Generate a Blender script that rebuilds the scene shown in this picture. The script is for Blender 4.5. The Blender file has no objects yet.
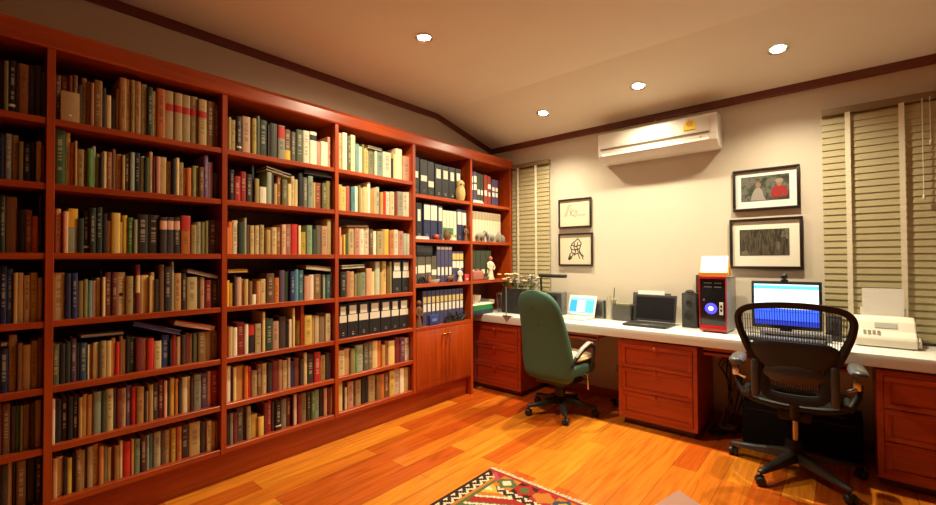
import bpy, bmesh, math, random
from mathutils import Vector, Matrix
random.seed(7)
PI = math.pi
C = bpy.context.scene.collection
# ------------------------------------------------------------------ materials
_m = {}
def lin(c): return tuple(c) + (1.0,)
def mat(name, col, rough=.5, metal=0., emit=None, estr=0., spec=.5, noise=0., nscale=40., alpha=None, trans=0.):
    if name in _m: return _m[name]
    m = bpy.data.materials.new(name); m.use_nodes = True
    nt = m.node_tree; b = nt.nodes['Principled BSDF']
    b.inputs['Base Color'].default_value = lin(col); b.inputs['Roughness'].default_value = rough
    b.inputs['Metallic'].default_value = metal; b.inputs['Specular IOR Level'].default_value = spec
    if trans: b.inputs['Transmission Weight'].default_value = trans
    if emit:
        b.inputs['Emission Color'].default_value = lin(emit); b.inputs['Emission Strength'].default_value = estr
    if noise:
        tc = nt.nodes.new('ShaderNodeTexCoord'); n = nt.nodes.new('ShaderNodeTexNoise'); n.inputs['Scale'].default_value = nscale
        r = nt.nodes.new('ShaderNodeMix'); r.data_type = 'RGBA'
        r.inputs[6].default_value = lin([c * (1 - noise) for c in col]); r.inputs[7].default_value = lin([min(1, c * (1 + noise)) for c in col])
        nt.links.new(tc.outputs['Object'], n.inputs['Vector']); nt.links.new(n.outputs['Fac'], r.inputs[0]); nt.links.new(r.outputs[2], b.inputs['Base Color'])
    _m[name] = m
    return m
def nodes(name):
    m = bpy.data.materials.new(name); m.use_nodes = True; nt = m.node_tree; _m[name] = m
    return m, nt, nt.nodes['Principled BSDF'], (lambda t: nt.nodes.new(t)), (lambda a, b: nt.links.new(a, b))
def wood(name, c0, c1, rough, axis, scale=1.):
    m, nt, b, N, L = nodes(name)
    tc = N('ShaderNodeTexCoord'); mp = N('ShaderNodeMapping'); s = [26 * scale] * 3; s[axis] = 1.6 * scale
    mp.inputs['Scale'].default_value = s
    n = N('ShaderNodeTexNoise'); n.inputs['Scale'].default_value = 1.; n.inputs['Detail'].default_value = 5.; n.inputs['Distortion'].default_value = .6
    r = N('ShaderNodeValToRGB'); r.color_ramp.elements[0].position = .3; r.color_ramp.elements[1].position = .72
    r.color_ramp.elements[0].color = lin(c0); r.color_ramp.elements[1].color = lin(c1)
    L(tc.outputs['Object'], mp.inputs['Vector']); L(mp.outputs[0], n.inputs['Vector']); L(n.outputs['Fac'], r.inputs[0]); L(r.outputs[0], b.inputs['Base Color'])
    b.inputs['Roughness'].default_value = rough; b.inputs['Specular IOR Level'].default_value = .75
    return m
WA, WB = (.30, .034, .003), (.50, .070, .005)
woodY = wood('cherry_wood_y', WA, WB, .33, 1)
woodZ = wood('cherry_wood_z', WA, WB, .33, 2)
woodX = wood('cherry_wood_x', (.30, .024, .003), (.46, .044, .006), .36, 0)
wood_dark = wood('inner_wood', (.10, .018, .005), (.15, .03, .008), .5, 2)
crown_wood = wood('crown_wood', (.13, .018, .008), (.18, .028, .011), .4, 1)
def floor_tint():
    m, nt, b, N, L = nodes('plank_floor')
    tc = N('ShaderNodeTexCoord'); sx = N('ShaderNodeSeparateXYZ'); cx = N('ShaderNodeCombineXYZ')
    L(tc.outputs['Object'], sx.inputs[0]); L(sx.outputs['Y'], cx.inputs['X']); L(sx.outputs['X'], cx.inputs['Y'])
    br = N('ShaderNodeTexBrick'); br.offset = .37; br.inputs['Scale'].default_value = 1.
    br.inputs['Brick Width'].default_value = 1.15; br.inputs['Row Height'].default_value = .145; br.inputs['Mortar Size'].default_value = .0012
    br.inputs['Mortar Smooth'].default_value = .3; br.inputs['Bias'].default_value = .0
    br.inputs['Color1'].default_value = lin((.78, .265, .02)); br.inputs['Color2'].default_value = lin((.48, .065, .006)); br.inputs['Mortar'].default_value = lin((.16, .035, .008))
    L(cx.outputs[0], br.inputs['Vector'])
    mp = N('ShaderNodeMapping'); mp.inputs['Scale'].default_value = (22, 1.7, 1)
    n = N('ShaderNodeTexNoise'); n.inputs['Scale'].default_value = 1.; n.inputs['Detail'].default_value = 6.; n.inputs['Distortion'].default_value = 1.3
    L(tc.outputs['Object'], mp.inputs['Vector']); L(mp.outputs[0], n.inputs['Vector'])
    r = N('ShaderNodeValToRGB'); r.color_ramp.elements[0].position = .33; r.color_ramp.elements[1].position = .62
    r.color_ramp.elements[0].color = lin((.74, .68, .64)); r.color_ramp.elements[1].color = lin((1.08, 1.08, 1.08))
    L(n.outputs['Fac'], r.inputs[0])
    x = N('ShaderNodeMix'); x.data_type = 'RGBA'; x.blend_type = 'MULTIPLY'; x.inputs[0].default_value = 1.
    L(br.outputs['Color'], x.inputs[6]); L(r.outputs[0], x.inputs[7]); L(x.outputs[2], b.inputs['Base Color'])
    b.inputs['Roughness'].default_value = .24; b.inputs['Specular IOR Level'].default_value = .5
    return m
wall_paint = mat('cream_wall_paint', (.66, .59, .48), .85, noise=.03, nscale=6)
ceil_paint = mat('cream_ceiling_paint', (.83, .79, .66), .9, noise=.02, nscale=5)
white_lam = mat('white_laminate', (.80, .79, .74), .3, noise=.03, nscale=60)
black_pl = mat('black_plastic', (.018, .017, .017), .42)
soft_black = mat('soft_black_plastic', (.020, .017, .015), .55, spec=.25)
grey_pl = mat('grey_plastic', (.15, .15, .15), .45)
chrome = mat('polished_metal', (.75, .74, .72), .22, 1.)
steel = mat('brushed_metal', (.42, .41, .39), .35, 1.)
brass = mat('brass_knob', (.62, .36, .10), .28, 1.)
white_pl = mat('white_plastic', (.80, .77, .70), .38)
paper = mat('white_paper', (.86, .84, .78), .75)
blind_m = mat('blind_slat_khaki', (.47, .41, .23), .5, noise=.06, nscale=4)
tape_m = mat('blind_tape_cream', (.80, .73, .55), .8)
black_frame = mat('black_picture_frame', (.02, .013, .009), .35)
mat_board = mat('cream_mat_board', (.84, .80, .69), .85)
page_m = mat('book_pages', (.62, .50, .32), .9, noise=.15, nscale=200)
# ------------------------------------------------------------------ mesh building
class MB:
    def __init__(s): s.v = []; s.f = []; s.mi = []; s.sm = []
    def add(s, vs, fs, mi=0, smooth=False, M=None):
        o = len(s.v)
        for v in vs: s.v.append(tuple(M @ Vector(v)) if M else tuple(v))
        for f in fs: s.f.append([o + i for i in f]); s.mi.append(mi); s.sm.append(smooth)
        return s
    def box(s, x0, x1, y0, y1, z0, z1, bev=0., mi=0, M=None, seg=2):
        if bev <= 0:
            vs = [(x, y, z) for z in (z0, z1) for y in (y0, y1) for x in (x0, x1)]
            return s.add(vs, [(0, 2, 3, 1), (4, 5, 7, 6), (0, 1, 5, 4), (2, 6, 7, 3), (0, 4, 6, 2), (1, 3, 7, 5)], mi, False, M)
        bm = bmesh.new(); bmesh.ops.create_cube(bm, size=1.)
        for v in bm.verts: v.co = Vector(((x0 + x1) / 2 + v.co.x * (x1 - x0), (y0 + y1) / 2 + v.co.y * (y1 - y0), (z0 + z1) / 2 + v.co.z * (z1 - z0)))
        bmesh.ops.bevel(bm, geom=bm.edges[:], offset=min(bev, .49 * min(x1 - x0, y1 - y0, z1 - z0)), segments=seg, affect='EDGES', profile=.5)
        bm.verts.index_update()
        s.add([v.co[:] for v in bm.verts], [[v.index for v in f.verts] for f in bm.faces], mi, seg > 1, M); bm.free()
        return s
    def tube(s, pts, r, n=10, mi=0, M=None, closed=False, flat=1.):
        P = [Vector(p) for p in pts]; k = len(P); rs = r if isinstance(r, (list, tuple)) else [r] * k
        vs = []; fs = []; up = Vector((0, 0, 1)); prev = None
        for i, p in enumerate(P):
            a = P[(i - 1) % k] if closed or i > 0 else p; b = P[(i + 1) % k] if closed or i < k - 1 else p
            t = (b - a).normalized()
            if prev is None:
                u = t.cross(up)
                if u.length < 1e-3: u = t.cross(Vector((0, 1, 0)))
                u.normalize()
            else:
                u = prev - t * prev.dot(t); u.normalize()
            prev = u; w = t.cross(u)
            for j in range(n):
                an = 2 * PI * j / n
                vs.append(p + (u * math.cos(an) + w * math.sin(an) * flat) * rs[i])
        for i in range(k if closed else k - 1):
            for j in range(n):
                a = i * n + j; b = i * n + (j + 1) % n; c = ((i + 1) % k) * n
                fs.append((a, b, c + (j + 1) % n, c + j))
        if not closed: fs.append(list(range(n))[::-1]); fs.append([(k - 1) * n + j for j in range(n)])
        return s.add(vs, fs, mi, True, M)
    def lathe(s, prof, n=20, mi=0, M=None, smooth=True):
        vs = []; fs = []; k = len(prof)
        for r, z in prof:
            for j in range(n): vs.append((r * math.cos(2 * PI * j / n), r * math.sin(2 * PI * j / n), z))
        for i in range(k - 1):
            for j in range(n): fs.append((i * n + j, i * n + (j + 1) % n, (i + 1) * n + (j + 1) % n, (i + 1) * n + j))
        fs.append(list(range(n))[::-1]); fs.append([(k - 1) * n + j for j in range(n)])
        return s.add(vs, fs, mi, smooth, M)
    def ball(s, c, r, n=10, mi=0, sc=(1, 1, 1), M=None, jit=0.):
        vs = []; fs = []; h = n // 2 + 1
        for i in range(h + 1):
            th = PI * i / h
            for j in range(n):
                ph = 2 * PI * j / n; q = r * (1 + jit * (random.random() - .5))
                vs.append((c[0] + q * sc[0] * math.sin(th) * math.cos(ph), c[1] + q * sc[1] * math.sin(th) * math.sin(ph), c[2] + q * sc[2] * math.cos(th)))
        for i in range(h):
            for j in range(n): fs.append((i * n + j, (i + 1) * n + j, (i + 1) * n + (j + 1) % n, i * n + (j + 1) % n))
        return s.add(vs, fs, mi, True, M)
    def prism(s, poly, a0, a1, axis=0, mi=0, M=None, smooth=False):
        # poly in the two other axes (in xyz order), extruded along axis
        n = len(poly); vs = []
        for a in (a0, a1):
            for p, q in poly: vs.append({0: (a, p, q), 1: (p, a, q), 2: (p, q, a)}[axis])
        fs = [(i, (i + 1) % n, n + (i + 1) % n, n + i) for i in range(n)] + [list(range(n))[::-1], list(range(n, 2 * n))]
        return s.add(vs, fs, mi, smooth, M)
    def loft(s, loops, mi=0, smooth=True, M=None, caps=True):
        n = len(loops[0]); vs = [v for l in loops for v in l]; fs = []
        for i in range(len(loops) - 1):
            for j in range(n): fs.append((i * n + j, i * n + (j + 1) % n, (i + 1) * n + (j + 1) % n, (i + 1) * n + j))
        if caps: fs.append(list(range(n))[::-1]); fs.append([(len(loops) - 1) * n + j for j in range(n)])
        return s.add(vs, fs, mi, smooth, M)
    def build(s, name, m, parent=None, label=None):
        me = bpy.data.meshes.new(name); me.from_pydata(s.v, [], s.f)
        ms = m if isinstance(m, (list, tuple)) else [m]
        for x in ms: me.materials.append(x)
        me.polygons.foreach_set('material_index', s.mi); me.polygons.foreach_set('use_smooth', s.sm)
        bm = bmesh.new(); bm.from_mesh(me); bmesh.ops.recalc_face_normals(bm, faces=bm.faces); bm.to_mesh(me); bm.free()
        if any(s.sm):
            try: me.set_sharp_from_angle(angle=math.radians(42))
            except Exception: pass
        o = bpy.data.objects.new(name, me); C.objects.link(o)
        if parent: o.parent = parent
        if label: o['label'] = label
        return o
def tag(o, label, cat, group=None, kind=None):
    if label: o['label'] = label
    if cat: o['category'] = cat
    if group: o['group'] = group
    if kind: o['kind'] = kind
    return o
def thing(name, label, cat, loc=(0, 0, 0), rz=0., group=None):
    o = bpy.data.objects.new(name, None); C.objects.link(o); o.location = loc; o.rotation_euler = (0, 0, rz); o.empty_display_size = .1
    return tag(o, label, cat, group)
def struct(name, mb, m):
    o = mb.build(name, m); o['kind'] = 'structure'; return o
def copy_tree(o, parent=None):
    c = o.copy(); C.objects.link(c)
    if parent: c.parent = parent
    for ch in list(o.children): copy_tree(ch, c)
    return c
def R(d): return math.radians(d)
def Tz(x, y, z, a=0.): return Matrix.Translation((x, y, z)) @ Matrix.Rotation(a, 4, 'Z')
# ------------------------------------------------------------------ room
WX, WY, XR, YB = -3.17, 4.08, 2.3, -2.6
CZ, KY, BZ = 2.855, 3.16, 2.652        # flat ceiling height, where it starts to slope, height at the back wall
struct('floor', MB().box(WX - .1, XR + .1, YB - .1, WY + .1, -.06, 0), floor_tint())
struct('ceiling', MB().prism([(YB - .1, CZ), (KY, CZ), (WY + .1, BZ - (CZ - BZ) / (WY - KY) * .1), (WY + .1, CZ + .12), (YB - .1, CZ + .12)], WX - .1, XR + .1, 0), ceil_paint)
struct('wall_left', MB().box(WX - .1, WX, YB - .1, WY + .1, 0, CZ + .1), wall_paint)
struct('wall_back', MB().box(WX, XR, WY, WY + .1, 0, CZ + .1), wall_paint)
dim_wall_m = wood('dim_wall_brown', (.10, .045, .02), (.16, .07, .03), .5, 2)  # dark brown given to the unseen walls to cut bounce light
struct('wall_right', MB().box(XR, XR + .1, YB - .1, WY + .1, 0, CZ + .1), dim_wall_m)
struct('wall_behind', MB().box(WX, XR, YB - .1, YB, 0, CZ + .1), dim_wall_m)
sl = (CZ - BZ) / (WY - KY); H = .055
def crown(x0, x1):
    m = MB(); prof = []
    return m.prism([(YB, CZ - H), (KY, CZ - H), (WY - .022, BZ + .022 * sl - H), (WY - .022, BZ + .022 * sl), (KY, CZ), (YB, CZ)], x0, x1, 0)
struct('trim_1', crown(WX, WX + .022), crown_wood)
struct('trim_2', MB().prism([(WY - .022, BZ + .022 * sl - H), (WY, BZ - H), (WY, BZ), (WY - .022, BZ + .022 * sl)], WX, XR, 0), crown_wood)
struct('trim_3', crown(XR - .022, XR), crown_wood)
struct('baseboard_back', MB().box(WX + .4, XR, WY - .015, WY, 0, .09), woodX)
# ------------------------------------------------------------------ bookcase
BX = -2.83; T = .03
DIV = [-.52, .25, 1.014, 1.783, 2.548, 3.315, 3.998]
SHZ = [2.03, 1.72, 1.39, 1.068, .757, .478, .217]
SHB = [1.93, 1.533, 1.132]
bc = thing('bookcase', 'tall built-in cherry wood bookcase filling the whole wall, with two doors below', 'bookcase', (0, 0, 0))
TOPZ = 2.36
for i, y in enumerate(DIV):
    z0 = (.0, .187, .187, .187, .187, .0, .785)[i]
    MB().box(WX + .004, BX, y - T / 2, y + T / 2, z0, TOPZ, .0015, seg=1).build('divider' if 0 < i < 6 else 'side_panel', woodZ, bc)
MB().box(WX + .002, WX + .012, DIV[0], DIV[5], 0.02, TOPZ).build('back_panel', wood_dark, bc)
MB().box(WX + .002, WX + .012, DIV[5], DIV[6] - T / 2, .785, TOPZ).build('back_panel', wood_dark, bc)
for b in range(4):
    for z in SHZ:
        MB().box(WX + .012, BX - .004, DIV[b] + T / 2, DIV[b + 1] - T / 2, z - .03, z, .0015, seg=1).build('shelf', woodY, bc)
for b in (4, 5):
    for z in SHB: MB().box(WX + .012, BX - .004, DIV[b] + T / 2, DIV[b + 1] - T / 2, z - .03, z, .0015, seg=1).build('shelf', woodY, bc)
MB().box(WX + .012, BX + .002, DIV[4] + T / 2, DIV[5] - T / 2, .718, .748, .0015, seg=1).build('cabinet_top', woodY, bc)
MB().prism([(WX + .002, TOPZ), (BX + .006, TOPZ), (BX + .012, TOPZ + .01), (BX + .012, TOPZ + .075), (BX + .022, TOPZ + .09), (WX + .002, TOPZ + .09)], DIV[0] - T / 2, DIV[6] + T / 2, 1).build('cornice', woodY, bc)
MB().box(WX + .02, BX - .065, DIV[0], DIV[5] - T / 2, 0, .187).build('plinth', woodY, bc)
MB().box(-3.01, BX - .004, DIV[4] + T / 2, DIV[5] - T / 2, .187, .199).build('cabinet_floor', woodY, bc)
# partition board in the third bay's fifth shelf space
MB().box(WX + .02, BX - .03, 1.518, 1.541, .7575, 1.0375, .001, seg=1).build('partition', woodZ, bc)
for (a, c, ky) in ((DIV[4] + T / 2 + .003, 2.930, 2.900), (2.934, DIV[5] - T / 2 - .003, 2.964)):
    d = MB(); d.box(BX - .018, BX + .002, a, c, .2, .715, .002)
    d.box(BX + .002, BX + .004, a + .05, c - .05, .25, .665, .0015)
    dd = d.build('door', woodZ, bc)
    k = MB(); k.lathe([(.006, 0), (.006, .012), (.014, .018), (.015, .026), (.009, .031)], 14, M=Matrix.Translation((BX + .002, ky, .655)) @ Matrix.Rotation(PI / 2, 4, 'Y')); k.build('knob', brass, dd)
    k = MB(); k.lathe([(.005, 0), (.0055, .002), (.004, .003)], 12, M=Matrix.Translation((BX + .004, (a + c) / 2, .50)) @ Matrix.Rotation(PI / 2, 4, 'Y')); k.build('keyhole', brass, dd)
EXPO = 0.03; FR = 0
BOOKS={
(0,1):"73,85,223,n* 85,97,227,k* 97,112,232,ad* 113,137,245,k:T 137,144,231,d* 145,177,238,np 178,199,241,Bk 199,219,248,Bk 220,234,221,d*",
(0,2):"74,88,194,G* 88,103,210,B* 104,126,214,eB 127,147,212,t 147,162,184,a* 163,185,181,B 186,203,192,k* 204,222,196,tn* 223,232,179,m*",
(0,3):"77,90,245,n* 91,107,258,Gd 108,145,256,n 145,151,204,d* 151,170,200,k* 171,194,201,no 195,214,173,or* 215,229,272,B*",
(0,4):"78,92,255,B* 93,115,260,B 115,134,248,b 135,149,230,t* 150,167,230,c 168,189,217,c 190,213,229,yt 214,230,204,t*",
(0,5):"95,122,200,B 122,149,257,tn 150,166,219,n* 166,193,207,t 194,216,221,tn 217,234,232,n",
(0,6):"83,103,232,m 104,131,226,n 132,148,211,d* 149,160,207,g* 161,170,208,a* 171,193,209,n 194,208,213,d* 209,231,218,t",
(0,7):"83,100,220,n* 100,124,220,d 124,139,217,ct* 140,150,217,d* 151,182,218,nt 183,213,220,k 213,234,215,k",
(1,1):"266,288,224,n 289,316,229,nm 317,330,237,nm* 331,348,242,n 349,365,202,d* 365,384,242,tn 385,397,227,n* 397,410,222,np* 411,444,244,nt 445,460,216,d* 460,481,182,c* 482,502,168,d* 502,513,228,t* 513,543,288,to 543,561,290,t 562,578,291,t 578,606,291,to 606,634,285,te 635,658,274,G 658,677,259,c 678,718,281,o 718,762,283,te:R 763,802,282,te:R 803,844,282,te:R 845,881,284,te:R 882,925,276,tc:R 926,970,277,n 971,994,269,n",
(1,2):"266,305,269,Gg 306,324,261,tc 324,338,215,on* 339,348,225,t* 349,376,188,t 376,387,184,a* 387,407,197,g* 407,420,214,s* 421,434,178,a* 434,449,165,k* 450,463,196,c* 463,485,196,no 486,501,215,n* 502,525,193,to 526,539,190,t* 539,560,200,d 561,580,211,s* 581,605,213,k 606,623,198,s* 624,642,194,G* 643,660,229,t* 660,675,205,m* 675,695,208,pm* 696,727,211,tc 728,750,191,t 751,769,205,k* 769,785,216,c* 785,810,195,t 810,823,165,o* 824,849,168,o* 850,869,183,a* 869,886,188,a* 886,911,183,n 912,934,256,u 934,961,220,up 962,995,161,d",
(1,3):"274,293,215,pc 294,300,184,m* 301,318,203,pc* 319,355,220,y:L 355,377,174,kG* 377,396,214,k:T 397,422,229,kG 423,448,235,kG 449,468,205,k* 468,484,169,tp* 484,521,211,yc 522,533,165,t* 534,551,202,y* 552,576,191,g 577,593,182,ea* 594,641,212,dk 642,692,213,dk 693,727,203,dk:P 727,763,206,dk:P 764,797,208,dk:P 798,847,220,o:r 848,877,169,ta 878,902,188,sc 903,923,189,a* 923,941,198,a* 942,984,204,du 984,998,202,n*",
(1,4):"266,309,226,ct 310,331,223,B 332,355,224,Bb 355,377,184,na* 377,393,191,a* 394,411,184,le* 412,426,182,pn* 427,443,196,tc* 444,448,241,d* 449,461,200,c* 461,485,224,mn 486,511,223,mn 511,545,222,c:D 546,578,201,ta 579,586,195,d* 587,607,262,m:C 608,646,204,cy 646,655,198,t* 655,673,219,c* 673,693,181,d* 693,716,261,nd 717,749,250,d 749,762,276,e* 763,800,210,to 801,824,210,d 825,879,186,c 879,894,185,d* 894,919,183,pc 920,955,166,mr 956,992,163,d 993,998,170,e*",
(1,5):"266,292,194,Ga 293,312,193,k* 312,332,200,kG 333,353,213,du 354,364,190,k* 365,393,187,Bl 394,401,174,c* 401,415,173,n* 416,438,180,cw* 438,443,182,G* 444,466,185,tc 466,488,182,tc* 488,505,194,oc* 505,521,172,r* 521,535,200,n* 536,547,178,c* 548,563,191,k* 564,588,188,G 589,622,179,m 623,639,170,t* 640,671,169,r 672,707,149,c 707,746,178,bB 746,755,153,d* 756,777,173,mr* 777,799,159,tp* 800,821,167,d* 822,841,175,m* 841,860,167,n* 861,885,170,Ga* 886,926,171,nt 926,957,170,tn 957,994,166,tn",
(1,6):"266,278,215,we* 279,300,206,k 300,324,210,kd 324,341,210,k* 342,363,210,k 363,377,196,t* 378,395,206,to* 396,417,201,to 418,451,209,sG 451,466,209,G* 467,497,213,ca 498,511,213,d* 512,529,204,m:y* 529,551,202,tp 552,573,210,uB 574,594,200,r* 595,628,194,to 628,641,168,d* 641,647,166,c* 647,668,196,tn* 669,693,199,d 694,720,210,m 720,735,202,p* 736,747,202,k* 748,772,209,yt 773,789,201,ot* 790,805,190,d* 806,835,202,cw 836,849,200,c* 849,861,195,d* 862,901,206,e 902,939,204,du 940,958,209,p* 958,998,209,rm",
(1,7):"271,288,189,tp* 289,309,187,c* 309,321,182,k* 322,340,172,ya* 341,354,194,k* 354,377,202,nt 378,390,191,t* 390,397,202,d* 397,419,202,te 419,441,205,c 442,460,193,ot* 461,476,183,ad* 476,493,172,t* 493,503,178,m* 503,524,173,nt* 525,538,192,c* 539,572,179,r 573,586,187,to* 586,612,181,sg 613,639,188,dm 640,651,187,e* 651,672,187,Gl* 673,706,189,ec 707,728,186,dn* 728,753,184,ct 754,779,187,yt 780,805,190,o 805,843,187,d 844,902,189,tc 903,933,176,d 934,961,179,c 962,982,167,t* 983,998,166,n*",
(2,1):"1047,1063,209,tg* 1064,1093,198,tc 1094,1126,226,d:T 1127,1177,235,pc 1178,1187,227,k* 1188,1216,236,ay 1217,1238,259,ka 1239,1291,243,Gk 1292,1303,221,d* 1304,1355,233,dG 1356,1405,231,e:r 1405,1450,216,n:Y 1451,1485,207,de 1485,1537,230,Ga 1537,1585,236,w 1586,1640,239,w:K 1641,1674,178,rw* 1675,1733,187,w 1734,1767,232,po",
(2,2):"1055,1081,194,k 1082,1119,158,r 1120,1154,192,rm 1155,1190,181,d 1190,1206,242,k* 1206,1234,159,at* 1235,1280,109,w* 1281,1314,212,se 1314,1331,203,d* 1331,1353,141,t* 1353,1383,202,no 1384,1423,179,ad 1424,1451,153,c* 1451,1478,210,c 1479,1506,192,ct* 1507,1540,245,k 1540,1573,214,eG 1574,1613,228,s 1613,1635,186,t* 1635,1683,191,nr 1684,1725,192,ad 1726,1767,217,at",
(2,3):"1040,1053,164,o* 1053,1075,200,o* 1075,1107,210,wc 1108,1146,200,Gk 1146,1161,231,et* 1162,1179,187,da* 1179,1207,184,ct 1207,1235,185,ct 1236,1266,191,cn 1281,1312,160,t:B* 1313,1349,179,ct 1349,1381,182,no 1382,1412,201,pc 1413,1456,206,mp 1456,1504,209,r 1505,1524,202,wy* 1525,1564,158,ya 1565,1608,206,sg 1609,1638,180,Gk* 1639,1679,210,de 1679,1727,208,pt 1728,1765,262,ca",
(2,4):"1043,1059,159,y* 1060,1081,142,yt* 1082,1095,185,d* 1095,1125,176,pe 1126,1142,163,t* 1143,1168,163,tc* 1169,1192,149,n* 1192,1219,62,w* 1219,1246,147,tr* 1247,1284,159,c 1285,1337,195,nd 1337,1370,164,o 1370,1407,214,du 1407,1443,205,Gk 1443,1479,204,bk 1480,1507,217,l 1508,1545,211,lk 1546,1586,170,pm 1586,1621,178,wp 1622,1679,181,nt 1679,1694,175,d* 1695,1720,175,s* 1721,1757,174,lG 1757,1767,192,e*",
(2,5):"1050,1075,182,tc* 1076,1102,175,w* 1103,1148,203,mr 1149,1172,186,w* 1173,1213,183,k:r 1214,1256,182,ce 1257,1275,254,c* 1275,1326,208,G 1326,1369,186,pt 1370,1418,211,d 1418,1436,164,k* 1437,1459,188,w* 1459,1477,265,ct* 1515,1548,170,c 1549,1606,201,yc 1607,1631,188,td* 1632,1667,190,tw 1667,1713,181,Gp 1714,1755,200,cw",
(2,6):"1041,1069,221,w 1069,1080,206,k* 1081,1099,207,c* 1099,1147,209,to 1147,1169,202,o* 1169,1192,194,rm* 1192,1226,163,te 1227,1259,198,n 1260,1292,196,c 1293,1324,195,dk 1324,1365,201,m 1366,1393,203,np 1394,1427,193,c 1428,1450,206,ep* 1451,1478,175,B* 1478,1515,191,mn 1516,1544,181,d* 1544,1570,221,ca* 1570,1622,201,d 1622,1672,211,r 1672,1713,180,tn 1714,1744,193,d* 1745,1767,188,ud*",
(2,7):"1039,1060,188,k* 1061,1080,191,ek* 1081,1103,189,m* 1103,1146,211,ke 1146,1158,212,k* 1159,1186,207,ac 1187,1231,144,ty 1232,1267,120,yc* 1267,1293,202,m 1294,1322,208,rm 1323,1344,193,d* 1344,1386,194,k:T 1387,1424,193,ek 1425,1458,194,m 1459,1471,197,k* 1472,1498,207,pw* 1499,1532,200,m 1532,1570,201,at 1571,1601,202,d 1602,1633,200,gG 1634,1669,202,s 1670,1699,200,k* 1700,1727,198,pn* 1728,1750,192,m* 1750,1767,197,te*",
(3,1):"1830,1856,284,c 1857,1900,292,w 1901,1930,272,ak 1930,1973,289,cw 1973,2006,227,ls 2006,2041,215,wc 2042,2062,239,a* 2062,2102,211,yw 2102,2154,209,as 2155,2184,208,sw* 2184,2241,207,sl 2241,2325,216,w 2326,2357,176,k* 2358,2383,216,c* 2383,2453,271,wc 2453,2523,217,p 2524,2532,244,ro*",
(3,2):"1817,1849,198,ty* 1850,1894,189,cy 1895,1928,198,re* 1928,1966,195,l 1966,1996,203,w* 1997,2018,213,a* 2019,2044,198,cd* 2045,2085,209,ce 2085,2114,251,w* 2115,2140,205,ot* 2140,2172,213,te* 2173,2210,225,sw 2211,2242,186,to* 2242,2268,190,r* 2269,2315,198,w 2315,2363,203,wy 2363,2394,204,m* 2394,2462,213,e 2462,2504,216,w 2505,2532,221,w*",
(3,3):"1829,1845,205,pr* 1845,1861,135,c* 1862,1877,153,y* 1878,1906,158,G* 1907,1957,207,cn 1958,2009,210,pm 2009,2049,213,w 2049,2101,215,wp 2101,2139,205,nd 2140,2172,191,w* 2172,2233,193,cG 2234,2267,211,t* 2268,2304,213,y* 2304,2352,207,op 2352,2398,213,w 2398,2455,204,rw 2456,2503,186,s* 2504,2532,183,w*",
(3,4):"1837,1886,190,kG 1886,1915,197,mp* 1915,1957,192,tp 1957,1982,173,kc* 1983,2022,179,aG* 2022,2070,182,sa 2071,2125,214,pt 2125,2162,187,c* 2162,2209,266,sw 2210,2238,181,t* 2238,2281,270,cy 2282,2301,234,n* 2302,2329,265,a* 2333,2433,277,X 2439,2524,276,X",
(3,5):"1824,1896,256,X 1897,1995,261,X 1995,2097,261,X 2098,2209,262,X 2210,2317,260,X 2318,2406,260,X 2406,2513,258,X",
(3,6):"1819,1875,188,c 1875,1923,194,tp 1923,1963,187,dc 1963,1990,209,g* 1990,2045,206,sw 2045,2092,214,ds 2092,2130,216,kc 2131,2184,217,c 2185,2219,211,o* 2219,2254,173,to* 2255,2290,200,n* 2291,2358,193,cy 2359,2412,209,m 2413,2467,206,mu 2468,2529,193,w",
(3,7):"1817,1857,220,cy 1857,1874,210,k* 1875,1901,162,ce* 1902,1956,200,pn 1957,1975,192,d* 1976,2027,197,te 2028,2061,207,k* 2062,2095,200,k* 2096,2166,206,te 2166,2212,202,n 2213,2249,198,on* 2249,2297,202,nm 2297,2351,209,yc 2352,2407,216,wr 2408,2453,210,w 2453,2505,205,t 2505,2532,198,m*",
}
LYING=[(0, 5, 95, 967, 120, 965, 22, 'cd'), (1, 4, 823, 1280, 991, 1233, 23, 'wd'), (1, 5, 365, 967, 539, 963, 18, 'wd'), (1, 5, 571, 1004, 792, 926, 25, 'bm'), (1, 5, 759, 985, 973, 925, 29, 'wr'), (2, 2, 1275, 1945, 1441, 1913, 22, 'kw'), (2, 2, 1543, 1959, 1766, 1956, 28, 'kd'), (2, 4, 1043, 1271, 1165, 1272, 22, 'yn'), (2, 4, 1554, 1284, 1755, 1262, 33, 'cd'), (3, 1, 2081, 2243, 2223, 2239, 19, 'ew'), (3, 3, 1889, 1598, 2088, 1609, 15, 'cn'), (3, 4, 1844, 1280, 2053, 1288, 25, 'ew')]
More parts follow.
